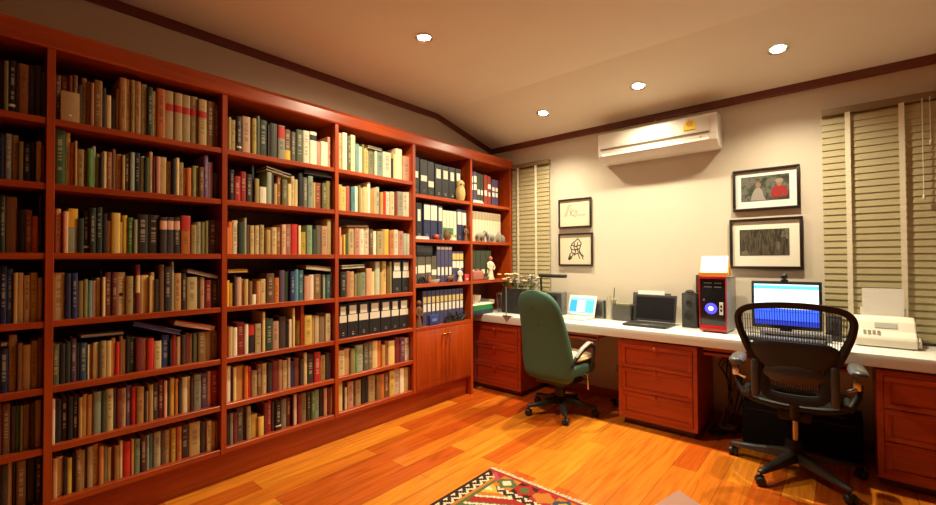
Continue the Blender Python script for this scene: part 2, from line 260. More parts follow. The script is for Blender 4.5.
# ------------------------------------------------------------------ books
PAL = dict(w=(.88, .81, .57), c=(.80, .61, .27), t=(.52, .34, .11), n=(.24, .11, .033), d=(.055, .036, .028), k=(.018, .017, .018), r=(.58, .028, .018), m=(.19, .022, .02),
           o=(.68, .20, .035), y=(.80, .52, .05), g=(.11, .30, .05), G=(.045, .085, .042), a=(.25, .23, .075), e=(.34, .32, .22), s=(.36, .44, .31), b=(.045, .10, .34),
           B=(.022, .03, .10), l=(.10, .29, .34), p=(.80, .42, .27), u=(.23, .13, .28), X=(.015, .015, .017))
CN = dict(w='white', c='cream', t='tan', n='brown', d='dark brown', k='black', r='red', m='maroon', o='orange', y='yellow', g='green', G='dark green', a='olive', e='grey', s='sage green',
          b='blue', B='navy', l='teal', p='pink', u='purple', X='black')
def book_mat(code):
    nm = 'book_cover_' + code
    if nm in _m: return _m[nm]
    a = PAL[code[0]]; b2 = PAL[code[1]] if len(code) > 1 else a
    base = [.68 * x + .32 * y for x, y in zip(a, b2)]
    m, nt, b, N, L = nodes(nm)
    tc = N('ShaderNodeTexCoord'); oi = N('ShaderNodeObjectInfo'); sx = N('ShaderNodeSeparateXYZ'); L(tc.outputs['Generated'], sx.inputs[0])
    lum = sum(base) / 3
    ink = (.05, .03, .025) if lum > .22 else ((.72, .60, .38) if code[0] in 'kGBdumXb' else (.70, .62, .46))
    # worn cloth tone, then a title set along the spine
    n = N('ShaderNodeTexNoise'); n.inputs['Scale'].default_value = 9.; n.inputs['Detail'].default_value = 3.; L(tc.outputs['Object'], n.inputs['Vector'])
    mr = N('ShaderNodeMapRange'); mr.inputs[3].default_value = .72; mr.inputs[4].default_value = 1.22; L(n.outputs['Fac'], mr.inputs[0])
    mr2 = N('ShaderNodeMapRange'); mr2.inputs[3].default_value = .75; mr2.inputs[4].default_value = 1.2; L(oi.outputs['Random'], mr2.inputs[0])
    mu = N('ShaderNodeMath'); mu.operation = 'MULTIPLY'; L(mr.outputs[0], mu.inputs[0]); L(mr2.outputs[0], mu.inputs[1])
    sc = N('ShaderNodeVectorMath'); sc.operation = 'SCALE'; sc.inputs[0].default_value = base; L(mu.outputs[0], sc.inputs['Scale'])
    cb = N('ShaderNodeCombineXYZ'); zz = N('ShaderNodeMath'); zz.operation = 'MULTIPLY'; zz.inputs[1].default_value = 34.; L(sx.outputs['Z'], zz.inputs[0])
    yy = N('ShaderNodeMath'); yy.operation = 'MULTIPLY'; yy.inputs[1].default_value = 5.; L(sx.outputs['Y'], yy.inputs[0])
    rr = N('ShaderNodeMath'); rr.operation = 'MULTIPLY'; rr.inputs[1].default_value = 57.; L(oi.outputs['Random'], rr.inputs[0])
    fz = N('ShaderNodeMath'); fz.operation = 'FLOOR'; L(zz.outputs[0], fz.inputs[0]); L(fz.outputs[0], cb.inputs['Y']); L(rr.outputs[0], cb.inputs['Z'])
    n2 = N('ShaderNodeTexWhiteNoise'); L(cb.outputs[0], n2.inputs['Vector'])
    g = N('ShaderNodeMath'); g.operation = 'GREATER_THAN'; g.inputs[1].default_value = .42; L(n2.outputs['Value'], g.inputs[0])
    def win(src, c, h):
        q = N('ShaderNodeMath'); q.operation = 'COMPARE'; q.inputs[1].default_value = c; q.inputs[2].default_value = h; L(src, q.inputs[0]); return q.outputs[0]
    w1 = win(sx.outputs['Y'], .5, .2); w2 = win(sx.outputs['Z'], .56, .3); w3 = win(sx.outputs['X'], 1., .2)
    w4 = win(oi.outputs['Random'], .35, .35)
    cur = g.outputs[0]
    for w in (w1, w2, w3, w4):
        q = N('ShaderNodeMath'); q.operation = 'MULTIPLY'; L(cur, q.inputs[0]); L(w, q.inputs[1]); cur = q.outputs[0]
    q = N('ShaderNodeMath'); q.operation = 'MULTIPLY'; q.inputs[1].default_value = .42; L(cur, q.inputs[0])
    x = N('ShaderNodeMix'); x.data_type = 'RGBA'; L(q.outputs[0], x.inputs[0]); L(sc.outputs[0], x.inputs[6]); x.inputs[7].default_value = lin(ink)
    L(x.outputs[2], b.inputs['Base Color']); b.inputs['Roughness'].default_value = .52
    return m
def cover_poly(t, d, rnd):
    # outline of spine and both boards seen from above, spine at x = 0, boards running to x = -d
    bt = min(.0025, t * .2); n = 6; o = []; i_ = []
    for k in range(n + 1):
        a = -PI / 2 + PI * k / n
        o.append((-rnd + rnd * math.cos(a), t / 2 * math.sin(a) if rnd else 0))
    o = [(-d, -t / 2)] + o + [(-d, t / 2)]
    inner = [(-d, t / 2 - bt)] + [(-rnd - bt, t / 2 - bt), (-rnd - bt, -t / 2 + bt)] + [(-d, -t / 2 + bt)]
    return o + inner
def cover(mb, t, d, h, M=None, mi=0):
    mb.prism(cover_poly(t, d, min(.006, t * .22)), 0, h, 2, mi=mi, M=M)
def pages(mb, t, d, h, M=None, mi=0):
    bt = min(.0025, t * .2); mb.box(-d + .004, -min(.006, t * .22) - bt - .0005, -t / 2 + bt + .0002, t / 2 - bt - .0002, .0025, h - .0035, mi=mi, M=M)
def band(mb, t, z0, z1, g=.0009):
    rnd = min(.006, t * .22); n = 6; o = []; i_ = []
    for k in range(n + 1):
        a = -PI / 2 + PI * k / n
        o.append((-rnd + (rnd + g) * math.cos(a), (t / 2 + .0001) * math.sin(a))); i_.append((-rnd + rnd * math.cos(a) - .0004, (t / 2 - .0006) * math.sin(a)))
    mb.prism(o + i_[::-1], z0, z1, 2)
ORD = ['first', 'second', 'third', 'fourth', 'fifth', 'sixth', 'seventh', 'eighth', 'ninth', 'tenth', 'eleventh', 'twelfth', 'thirteenth', 'fourteenth', 'fifteenth', 'sixteenth', 'seventeenth', 'eighteenth', 'nineteenth', 'twentieth']
ORD += ['twenty-' + o for o in ORD[:9]] + ['thirtieth'] + ['thirty-' + o for o in ORD[:9]]
SHN = ['top', 'second', 'third', 'fourth', 'fifth', 'sixth', 'bottom']
BAYN = ['leftmost bay', 'second bay', 'third bay', 'fourth bay']
BAND = dict(R=((.60, .74), 'r', 'red band'), P=((.66, .90), 'p', 'pink label'), r=((.62, .98), 'r', 'red upper spine'), L=((.03, .58), 's', 'pale blue-green lower half'), C=((.42, .78), 'c', 'cream label'),
            y=((.45, .56), 'y', 'yellow label'), Y=((.02, .34), 'y', 'yellow lower spine'), K=((.74, .9), 'k', 'black label'), B=((.02, .5), 'r', 'red lower half'), D=((.42, .54), 'k', 'dark emblem'), T=((.12, .17), 'w', 'white marks'))
stuff = MB(); stuff_m = []
def simat(m):
    if m not in stuff_m: stuff_m.append(m)
    return stuff_m.index(m)
def cname(code):
    a = CN[code[0]]
    if len(code) > 1:
        b_ = CN[code[1]]
        if b_ != a: return ('pale ' + a if code[1] in 'wc' and code[0] in 'tpaeosn' else 'dark ' + a if code[1] in 'kd' and code[0] in 'enratmuoG' and not a.startswith('dark') else (a + ' and ' + b_ if False else a))
    return a
def size(t, h, mt, mh):
    w = 'thin' if t < .013 else 'thick' if t > .034 else ''
    q = 'tall' if h > mh + .022 else 'short' if h < mh - .03 else ''
    return (q + ' ' + w).strip()
rndb = random.Random(11)
def vol(mb_c, mb_p, *a): pass
SPX = -2.868
def make_book(b, r, k, y0, y1, h, code, ch, indiv, n_row, mh):
    t = (y1 - y0); d = min(.25, max(.12, h * .68)) ; sx = SPX + rndb.uniform(-.012, .008); z = SHZ[r - 1]
    if not indiv:
        M = Matrix.Translation((sx, (y0 + y1) / 2, z))
        cover(stuff, t, d, h, M, simat(book_mat(code))); pages(stuff, t, d, h, M, simat(page_m)); return
    bd = BAND.get(ch)
    desc = (size(t, h, 0, mh) + ' ' + cname(code) + ' book').strip() + (' with ' + bd[2] if bd else '')
    lab = f"{desc}, {ORD[k]} from left on {SHN[r-1]} shelf, {BAYN[b]}"
    o = thing('book', lab, 'book', (sx, (y0 + y1) / 2, z), 0, f"books on the {SHN[r-1]} shelf of the {BAYN[b]}")
    m = MB(); cover(m, t, d, h); m.build('cover', book_mat(code), o)
    m = MB(); pages(m, t, d, h); m.build('pages', page_m, o)
    if bd:
        m = MB()
        if ch == 'D': m.lathe([(.009, 0), (.0085, .0015)], 14, M=Matrix.Translation((.0002, 0, h * .48)) @ Matrix.Rotation(PI / 2, 4, 'Y'))
        else: band(m, t, h * bd[0][0], h * bd[0][1])
        m.build('spine_label', mat('spine_label_' + bd[1], PAL[bd[1]], .6, noise=.12, nscale=120), o, bd[2])
# ring binders
label_m = mat('binder_label_paper', (.80, .74, .60), .8, noise=.08, nscale=90)
def binder(x, y0, y1, z, h, col, lab, grp, labels, ring=True, d=.22, lm=None, cat='binder', name='ring_binder'):
    t = y1 - y0; o = thing(name, lab, cat, (x, (y0 + y1) / 2, z), 0, grp)
    m = MB(); m.prism([(-d, -t / 2), (-.004, -t / 2), (0, -t / 2 + .004), (0, t / 2 - .004), (-.004, t / 2), (-d, t / 2), (-d, t / 2 - .003), (-.007, t / 2 - .003), (-.007, -t / 2 + .003), (-d, -t / 2 + .003)], 0, h, 2); m.build('cover', col, o)
    m = MB(); m.box(-d + .01, -.009, -t / 2 + .0034, t / 2 - .0034, .006, h - .012); m.build('paper_stack', page_m, o)
    for (a, c, w) in labels:
        m = MB(); m.box(-.0002, .0012, -t * w / 2, t * w / 2, h * a, h * c); m.build('spine_label', lm or label_m, o)
    if ring:
        m = MB(); P = [(.0012, .010 * math.cos(q * PI / 6), h * .12 + .010 * math.sin(q * PI / 6)) for q in range(12)]
        m.tube(P, .0018, 6, closed=True); m.build('finger_ring', steel, o)
    return o
bind_black = mat('binder_black', (.014, .014, .016), .5); bind_navy = mat('binder_navy', (.022, .028, .085), .5)
for (b, r), s in BOOKS.items():
    L_ = s.split(); hs = [int(q.split(',')[2]) for q in L_]; mh = sum(hs) / len(hs) / 1000
    bi = 0
    for k, q in enumerate(L_):
        y0, y1, h, c = q.split(','); y0, y1, h = int(y0) / 1000, int(y1) / 1000 - .0004, int(h) / 1000
        indiv = not c.endswith('*'); c = c.rstrip('*'); code, _, ch = c.partition(':')
        if code == 'X':
            n = sum(1 for w in L_ if ',X' in w)
            lab = (f"black ring binder with two cream labels, {ORD[bi]} from left in the row of seven binders" if n > 3 else
                   f"black ring binder with two cream labels, {'left' if bi == 0 else 'right'} of the pair on {SHN[r-1]} shelf")
            binder(SPX, y0, y1, SHZ[r - 1], h, bind_black, lab, 'black ring binders in the bookcase', [(.68, .93, .62), (.46, .66, .84)])
            bi += 1; continue
        make_book(b, r, k, y0, y1, h, code, ch, indiv, len(L_), mh)
# volumes standing further along the shelf than the photograph reaches
rb = random.Random(5)
for r in range(1, 8):
    y = -.48
    lim = min(int(q.split(',')[0]) for q in BOOKS[(0, r)].split()) / 1000 - .012
    while y < lim - .05:
        t = rb.uniform(.014, .045); h = rb.uniform(.17, .235)
        if y + t > lim: break
        M = Matrix.Translation((SPX, y + t / 2, SHZ[r - 1])); cd = rb.choice('ntdkGBmac')
        cover(stuff, t - .001, .15, h, M, simat(book_mat(cd))); pages(stuff, t - .001, .15, h, M, simat(page_m)); y += t
so = stuff.build('books', stuff_m); tag(so, 'the thinner books standing between the larger ones on all the shelves', 'books', None, 'stuff')
# books laid flat on the tops of the upright ones
LY_LAB = ['cream book lying flat at the left edge of the fifth shelf in the leftmost bay', 'flat white-paged book lying on the right end of the fourth shelf, second bay', 'thin white-paged book lying level on the left half of fifth shelf, second bay',
          'blue book lying slanted over the middle of the fifth shelf, second bay', 'thick white-paged red book lying at the right end of fifth shelf, second bay', 'black book with pale edge slanting on second shelf of third bay, left one',
          'dark book lying level on second shelf of third bay, at its right end', 'yellow book lying flat at the left end of fourth shelf, third bay', 'thick cream book lying at the right end of fourth shelf, third bay',
          'grey book lying on the pale books of the top shelf, fourth bay', 'cream book lying across the third shelf books of fourth bay', 'grey-white book lying across the fourth shelf books of fourth bay']
for i, (b, r, ya, za, yb, zb, th, c) in enumerate(LYING):
    ya, za, yb, zb, th = ya / 1000, za / 1000, yb / 1000, zb / 1000, th / 1000
    ln = math.hypot(yb - ya, zb - za); an = math.atan2(zb - za, yb - ya)
    o = thing('book', LY_LAB[i], 'book', (SPX + .008, ya, za + .0012), 0, 'books lying flat on top of the rows'); o.rotation_euler = (an, 0, 0)
    d = .15; cov, pg = c[1], c[0]
    # spine at the back, page edges to the room
    m = MB(); bt = .003; m.box(-d, .002, 0, ln, 0, bt, .001, seg=1); m.box(-d, .002, 0, ln, th - bt, th, .001, seg=1); m.box(-d, -d + bt, 0, ln, bt, th - bt); m.build('cover', book_mat(cov), o)
    m = MB(); m.box(-d + bt + .0005, -.004, .004, ln - .004, bt + .0002, th - bt - .0002)
    m.build('pages', page_m if pg in 'cw' else book_mat(pg), o)
# small cream box in front of the brown volumes
o = thing('paper_box', 'small cream paper box standing before brown books on top shelf, second bay', 'box', (-2.85, .318, 2.03), 0)
m = MB(); m.box(-.012, .012, -.034, .034, 0, .145, .002); m.build('body', mat('cream_card', (.55, .40, .19), .7, noise=.15), o)
m = MB(); m.lathe([(.006, 0), (.005, .002)], 12, M=Matrix.Translation((.012, 0, .03)) @ Matrix.Rotation(PI / 2, 4, 'Y')); m.build('seal', mat('white_seal', (.9, .85, .7), .4), o)
# ------------------------------------------------------------------ binders and ornaments in the two far bays
SX = -2.87
g4 = 'black binders on the top shelf, fifth bay'
def row(spec, z, col, h0, grp, fmt, labels, **kw):
    for i, (a, c, hh, lb) in enumerate(spec):
        binder(SX, a, c - .001, z, hh, kw.get('cols', [col] * 99)[i], fmt.replace('#', ORD[i]), grp, lb, kw.get('ring', True), .22, kw.get('lm'))
Y4 = lambda px: 0
row([(2.566, 2.64, .335, [(.45, .62, .6)]), (2.65, 2.735, .325, [(.40, .56, .8)]), (2.737, 2.815, .32, [(.27, .44, .8)]), (2.825, 2.91, .312, [(.58, .86, .62)]), (2.912, 3.0, .31, [(.6, .86, .62)]), (3.002, 3.085, .312, [(.58, .85, .55)]), (3.088, 3.165, .312, [(.58, .86, .6)])],
    1.93, bind_black, .3, g4, 'black ring binder with white label, # from left on top shelf of the fifth bay', None)
row([(2.566, 2.60, .29, [(.55, .83, .7)]), (2.604, 2.668, .325, [(.5, .82, .5)]), (2.69, 2.765, .325, [(.55, .97, .92)]), (2.767, 2.85, .325, [(.55, .97, .92)]), (2.862, 2.915, .32, [(.56, .95, .8)])],
    1.533, None, .3, 'binders on the second shelf, fifth bay', 'dark binder with tall white label, # from left on second shelf of fifth bay', None, cols=[bind_black, bind_black, bind_navy, bind_navy, bind_navy])
white_box = mat('cream_box_file', (.74, .68, .50), .6); green_lab = mat('green_label', (.06, .22, .09), .6)
for i in range(4):
    y0 = 2.918 + i * .046
    binder(SX, y0, y0 + .0445, 1.533, .285, white_box, f'cream box file with {"green" if i < 3 else "plain"} base, {ORD[i]} of four on second shelf of the fifth bay', 'cream box files, second shelf of fifth bay', [(.08, .42, .96)] if i < 3 else [(.1, .2, .6)], False, .2, green_lab, 'box file', 'box_file')
row([(3.108, 3.172, .31, [(.52, .92, .86)]), (3.174, 3.236, .305, [(.52, .92, .86)])], 1.533, bind_navy, .3, 'navy binders at right of second shelf, fifth bay', 'navy binder with pale label, # of two at right end of second shelf, fifth bay', None)
grey_brown = mat('binder_grey_brown', (.10, .085, .06), .6); violet = mat('binder_violet', (.06, .055, .14), .55); yel_lab = mat('gold_label', (.62, .47, .13), .7)
row([(2.566, 2.612, .25, [(.36, .62, .8)]), (2.614, 2.705, .25, [(.38, .66, .85)]), (2.707, 2.775, .25, [(.40, .68, .85)]), (2.777, 2.84, .25, [(.30, .5, .9)])], 1.132, grey_brown, .2, 'grey-brown binders on third shelf, fifth bay',
    'grey-brown binder with white label low on spine, # from left, third shelf of fifth bay', None, ring=False)
row([(2.842 + i * .049, 2.89 + i * .049, .345, [(.2, .42, .6), (.90, .97, .9)]) for i in range(4)], 1.132, violet, .3, 'violet files on third shelf, fifth bay', 'violet file with white labels above and below, # of four on third shelf, fifth bay', None, ring=False)
for i in range(3):
    y0 = 3.04 + i * .05
    o = binder(SX, y0, y0 + .0485, 1.132, .295, violet, f'violet file with gold and white labels, {ORD[i]} of three on third shelf, fifth bay', 'gold-labelled violet files on third shelf, fifth bay', [(.46, .68, .9)], False, .2)
    m = MB(); m.box(-.0002, .0014, -.022, .022, .215, .275); m.build('gold_label', yel_lab, o, 'gold label')
for i in range(10):
    y0 = 2.672 + i * .0515
    o = binder(SX, y0, y0 + .05, .748, .315, violet, f'violet ledger with gold and white labels, {ORD[i]} of ten above the cabinet doors', 'violet ledgers above the cabinet doors', [(.40, .62, .66)], False, .2)
    m = MB(); m.box(-.0002, .0013, -.017, .017, .205, .26); m.build('gold_label', yel_lab, o, 'gold label')
purple = mat('binder_purple', (.075, .05, .13), .55); dk_green = mat('binder_dark_green', (.04, .05, .028), .6); dk_red = mat('binder_red', (.26, .03, .02), .55)
row([(3.285, 3.35, .315, [(.42, .6, .8), (.66, .86, .8)]), (3.352, 3.41, .325, [(.42, .6, .8), (.66, .86, .8)]), (3.412, 3.468, .315, [(.3, .46, .7)]), (3.47, 3.52, .31, [(.3, .46, .7)]), (3.535, 3.60, .315, [(.3, .48, .7)]), (3.602, 3.665, .31, [(.3, .44, .5), (.56, .72, .85)]), (3.68, 3.74, .285, [(.34, .5, .7), (.56, .7, .7)]), (3.742, 3.80, .285, [(.34, .5, .7), (.56, .7, .7)])],
    1.93, None, .3, 'labelled binders on top shelf, sixth bay', 'labelled binder, # from left on the top shelf of the sixth bay by the blind', None, cols=[purple, purple, dk_green, dk_green, dk_red, dk_red, purple, purple], ring=False)
jour = mat('cream_journal', (.70, .60, .44), .7, noise=.1); jour_t = mat('tan_journal_top', (.42, .32, .20), .7)
for i in range(11):
    y0 = 3.285 + i * .0515
    o = thing('journal', f'cream bound journal with tan top, {ORD[i]} from left of eleven on second shelf, sixth bay', 'book', (SX, y0 + .025, 1.533), 0, 'cream journals on second shelf, sixth bay')
    m = MB(); cover(m, .05, .2, .31); m.build('cover', jour, o); m = MB(); pages(m, .05, .2, .31); m.build('pages', page_m, o); m = MB(); band(m, .05, .23, .306); m.build('spine_label', jour_t, o, 'tan top of the spine')
row([(3.285, 3.385, .31, [(.22, .36, .7)]), (3.387, 3.465, .31, [(.22, .36, .5)]), (3.467, 3.56, .31, [(.22, .36, .6)]), (3.562, 3.66, .31, [(.22, .36, .6)])], 1.132, dk_green, .3, 'dark green binders on third shelf, sixth bay', 'dark green binder with small white label, # from left on third shelf, sixth bay', None, ring=False)
# ornaments standing at the shelf fronts
terra = mat('carved_brown_wood', (.16, .07, .03), .55, noise=.3, nscale=60); straw = mat('carved_straw', (.52, .36, .13), .7, noise=.25, nscale=70); stone = mat('grey_stone', (.28, .24, .19), .8, noise=.3, nscale=50)
cream_cer = mat('cream_ceramic', (.72, .64, .48), .4, noise=.08); pinkish = mat('pink_cloth', (.42, .14, .11), .8, noise=.35, nscale=70)
FX = -2.851
o = thing('owl_carving', 'straw-coloured carved owl jar in front of binders on top shelf, fifth bay', 'ornament', (FX - .006, 3.14, 1.93))
m = MB(); m.lathe([(.04, 0), (.052, .02), (.062, .07), (.055, .115), (.045, .135), (.052, .16), (.046, .185), (.02, .2), (.002, .203)], 18, M=Matrix.Scale(.62, 4, (1, 0, 0))); m.build('body', straw, o)
for s_ in (-1, 1):
    m = MB(); m.lathe([(.012, 0), (.001, .028)], 8, M=Matrix.Translation((0, s_ * .03, .178))); m.build('ear', straw, o)
    m = MB(); m.ball((.029, s_ * .02, .155), .009, 8); m.build('eye', terra, o)
def figurine(name, label, cat, x, y, z, h, w, cm, cm2=None, flat=.6):
    o = thing(name, label, cat, (x, y, z)); M = Matrix.Scale(flat, 4, (1, 0, 0))
    m = MB(); m.lathe([(w * .5, 0), (w * .52, h * .03), (w * .36, h * .2), (w * .30, h * .42), (w * .42, h * .62), (w * .40, h * .72), (w * .14, h * .79), (w * .12, h * .80)], 14, M=M); m.build('body', cm2 or cm, o)
    m = MB(); m.ball((0, 0, h * .89), h * .105, 12, sc=(.9, .9, 1.05)); m.ball((h * .09, 0, h * .885), h * .02, 6); m.build('head', cm, o)
    for s_ in (-1, 1):
        m = MB(); m.tube([(0, s_ * w * .4, h * .70), (w * .12, s_ * w * .52, h * .52), (w * .22, s_ * w * .25, h * .42)], [h * .04, h * .034, h * .026], 8); m.build('arm', cm2 or cm, o)
    return o
figurine('figurine', 'brown carved standing figure at right end of second shelf, fifth bay', 'figurine', FX - .008, 3.215, 1.533, .165, .06, terra)
figurine('figurine', 'tall dark wooden figure at the left of violet ledgers, fifth bay', 'figurine', FX - .012, 2.622, .748, .24, .075, terra)
figurine('figurine', 'cream figure among ornaments on third shelf, fifth bay', 'figurine', FX - .008, 3.13, 1.132, .14, .065, cream_cer)
figurine('figurine', 'small cream and pink figure beside the white dish, fifth bay', 'figurine', FX - .008, 2.745, 1.132, .085, .035, pinkish)
figurine('figurine', 'doll figure in a white skirt before green binders, sixth bay', 'figurine', FX - .008, 3.63, 1.132, .25, .11, pinkish, cream_cer)
def animal(label, x, y, z, L, cm, turn=PI / 2, name='animal_figurine'):
    o = thing(name, label, 'figurine', (x, y, z), turn); h = L * .62
    m = MB(); m.ball((0, 0, h * .58), L * .26, 12, sc=(1.5, .62, .8)); m.tube([(L * .28, 0, h * .66), (L * .40, 0, h * .92)], [L * .13, L * .09], 10); m.ball((L * .45, 0, h * .98), L * .1, 10, sc=(1.3, .9, .9)); m.ball((L * .40, L * .06, h * 1.1), L * .03, 6); m.ball((L * .40, -L * .06, h * 1.1), L * .03, 6)
    m.build('body', cm, o)
    for sx_ in (-1, 1):
        for sy in (-1, 1): m = MB(); m.tube([(sx_ * L * .26, sy * L * .09, h * .5), (sx_ * L * .27, sy * L * .1, 0)], [L * .075, L * .05], 8); m.build('leg', cm, o)
    m = MB(); m.tube([(-L * .36, 0, h * .7), (-L * .46, 0, h * .45), (-L * .45, 0, h * .25)], [L * .03, L * .025, L * .02], 6); m.build('tail', cm, o)
    return o
animal('brown animal carving in front of violet files on third shelf, fifth bay', FX - .008, 3.0, 1.132, .11, terra)
animal('brown stone animal at left of the second shelf, sixth bay', FX - .01, 3.45, 1.533, .17, stone)
animal('grey stone animal in the middle of the second shelf, sixth bay', FX - .01, 3.635, 1.533, .16, mat('blue_grey_stone', (.27, .27, .26), .8, noise=.3, nscale=50), -PI / 2)
for i, (y, s_, lab) in enumerate(((3.80, .06, 'tall brown rock'), (3.885, .04, 'small brown rock'))):
    m = MB(); m.ball((0, 0, s_ * .8), s_, 12, sc=(.7, .8, 1.1), jit=.35); o = m.build('rock', stone); o.location = (FX - .02, y, 1.533 + s_ * .03); tag(o, lab + ' at the right end of the second shelf, sixth bay', 'rock')
m = MB(); m.lathe([(.045, 0), (.066, .012), (.078, .034), (.074, .034), (.06, .015), (.004, .012)], 20, M=Matrix.Scale(.35, 4, (1, 0, 0))); o = m.build('dish', cream_cer); o.location = (FX - .006, 2.79, 1.132); tag(o, 'wide white dish at the front of third shelf, fifth bay', 'dish')
m = MB(); m.tube([(0, .035 * math.cos(a), .052 * math.sin(a) + .009) for a in [q * PI / 10 for q in range(11)]], .0095, 8); o = m.build('arch_ornament', soft_black); o.location = (FX - .004, 2.655, 1.132); tag(o, 'small black arch ornament left of white dish, third shelf, fifth bay', 'ornament')
o = thing('card_pack', 'bright pink-red pack at the right end of third shelf, fifth bay', 'pack', (FX - .004, 3.215, 1.132)); MB().box(-.01, .01, -.028, .028, 0, .07, .002).build('body', mat('red_pack', (.62, .05, .07), .45), o); MB().box(.0098, .011, -.02, .02, .018, .026).build('label', paper, o)
o = thing('paper_pile', 'flat pile of white papers at left of second shelf, fifth bay', 'papers', (FX - .012, 2.66, 1.533)); MB().box(-.02, .012, -.08, .08, 0, .012).build('lower_sheets', paper, o); MB().box(-.018, .012, -.078, .076, .0125, .026).build('upper_sheets', mat('grey_paper', (.55, .55, .55), .7), o)
m = MB(); m.ball((0, 0, .026), .03, 12, sc=(.7, 1.1, .85)); o = m.build('red_ornament', mat('red_ornament', (.45, .05, .03), .5)); o.location = (FX - .008, 2.83, 1.533); tag(o, 'small red ornament on second shelf of fifth bay beside papers', 'ornament')
o = thing('jug', 'round brown pottery jug on second shelf of fifth bay', 'jug', (FX - .012, 2.965, 1.533)); m = MB(); m.lathe([(.026, 0), (.042, .03), (.044, .055), (.028, .085), (.026, .1), (.022, .098), (.004, .07)], 16, M=Matrix.Scale(.6, 4, (1, 0, 0))); m.build('body', terra, o); m = MB(); m.tube([(0, .03, .085), (0, .055, .07), (0, .042, .035)], .005, 6); m.build('handle', terra, o)
o = thing('leaning_card', 'cream card leaning beside brown jug, second shelf of fifth bay', 'card', (FX - .012, 3.05, 1.533)); MB().box(-.0015, .0015, -.026, .026, 0, .085, M=Matrix.Rotation(R(-9), 4, 'Y')).build('sheet', cream_cer, o); MB().box(.0015, .0022, -.02, .02, .03, .07, M=Matrix.Rotation(R(-9), 4, 'Y')).build('print', straw, o)
o = thing('blue_box', 'blue cardboard box in front of violet ledgers, fifth bay', 'box', (FX - .006, 2.79, .748)); MB().box(-.009, .011, -.056, .056, 0, .095, .002).build('body', mat('blue_card', (.03, .055, .24), .5), o); MB().box(.0105, .0125, -.03, .03, .035, .06).build('label', mat('pale_blue_label', (.15, .22, .5), .6), o)
m = MB(); rb2 = random.Random(3)
for i in range(26):
    y = rb2.uniform(-.13, .13); P = [(0, y, .012)]; 
    for q in range(4): P.append((P[-1][0] + rb2.uniform(-.006, .006), P[-1][1] + rb2.uniform(-.04, .04), max(.01, P[-1][2] + rb2.uniform(-.006, .035))))
    m.tube(P, [.010, .009, .007, .006, .003], 6)
m.box(-.014, .014, -.14, .14, 0, .012, .004); o = m.build('branch_sculpture', soft_black); o.location = (FX - .008, 3.05, .748); tag(o, 'black tangled branch sculpture in front of violet ledgers, fifth bay', 'sculpture')
o = thing('storage_case', 'black flat case lying on the binders, third shelf of fifth bay', 'case', (FX - .01, 2.69, 1.3835)); MB().box(-.16, .0, -.10, .10, 0, .09, .006).build('body', black_pl, o); MB().box(-.001, .002, -.09, .09, .04, .046).build('seam', violet, o)
o = thing('pink_bag', 'pink patterned cloth bundle on third shelf of sixth bay', 'bundle', (FX - .008, 3.40, 1.132)); m = MB(); m.box(-.02, .016, -.09, .09, 0, .10, .016, seg=3); m.build('body', pinkish, o); m = MB(); m.tube([(.0, -.06, .098), (.0, 0, .12), (.0, .06, .098)], .005, 6); m.build('strap', terra, o)
o = thing('paper_pile', 'white papers lying before binders on top shelf, sixth bay', 'papers', (FX - .012, 3.41, 1.93)); MB().box(-.02, .012, -.085, .085, 0, .014).build('lower_sheets', paper, o); MB().box(-.018, .01, -.08, .07, .0145, .03).build('upper_sheets', mat('grey_paper', (.55, .55, .55), .7), o)
m = MB(); m.box(-.02, .018, -.05, .05, 0, .035, .006); o = m.build('wooden_box', terra); o.location = (FX - .01, 3.55, 1.132); tag(o, 'low brown wooden box beside the doll, third shelf of sixth bay', 'box')
for o_ in list(C.objects):        # spread the contents over the true widths of the two bays
    if o_.parent is None and o_.location.x < -2.8 and 2.56 < o_.location.y < 3.95 and not o_.get('kind') and o_.name.split('.')[0] not in ('bookcase', 'book'):
        near = o_.location.y < 3.262; k_ = 1.07 if near else .935
        o_.location.y = 2.566 + (o_.location.y - 2.566) * k_ if near else 3.334 + (o_.location.y - 3.285) * k_
        if o_.name.split('.')[0] in ('ring_binder', 'box_file', 'journal'): o_.scale.y = k_
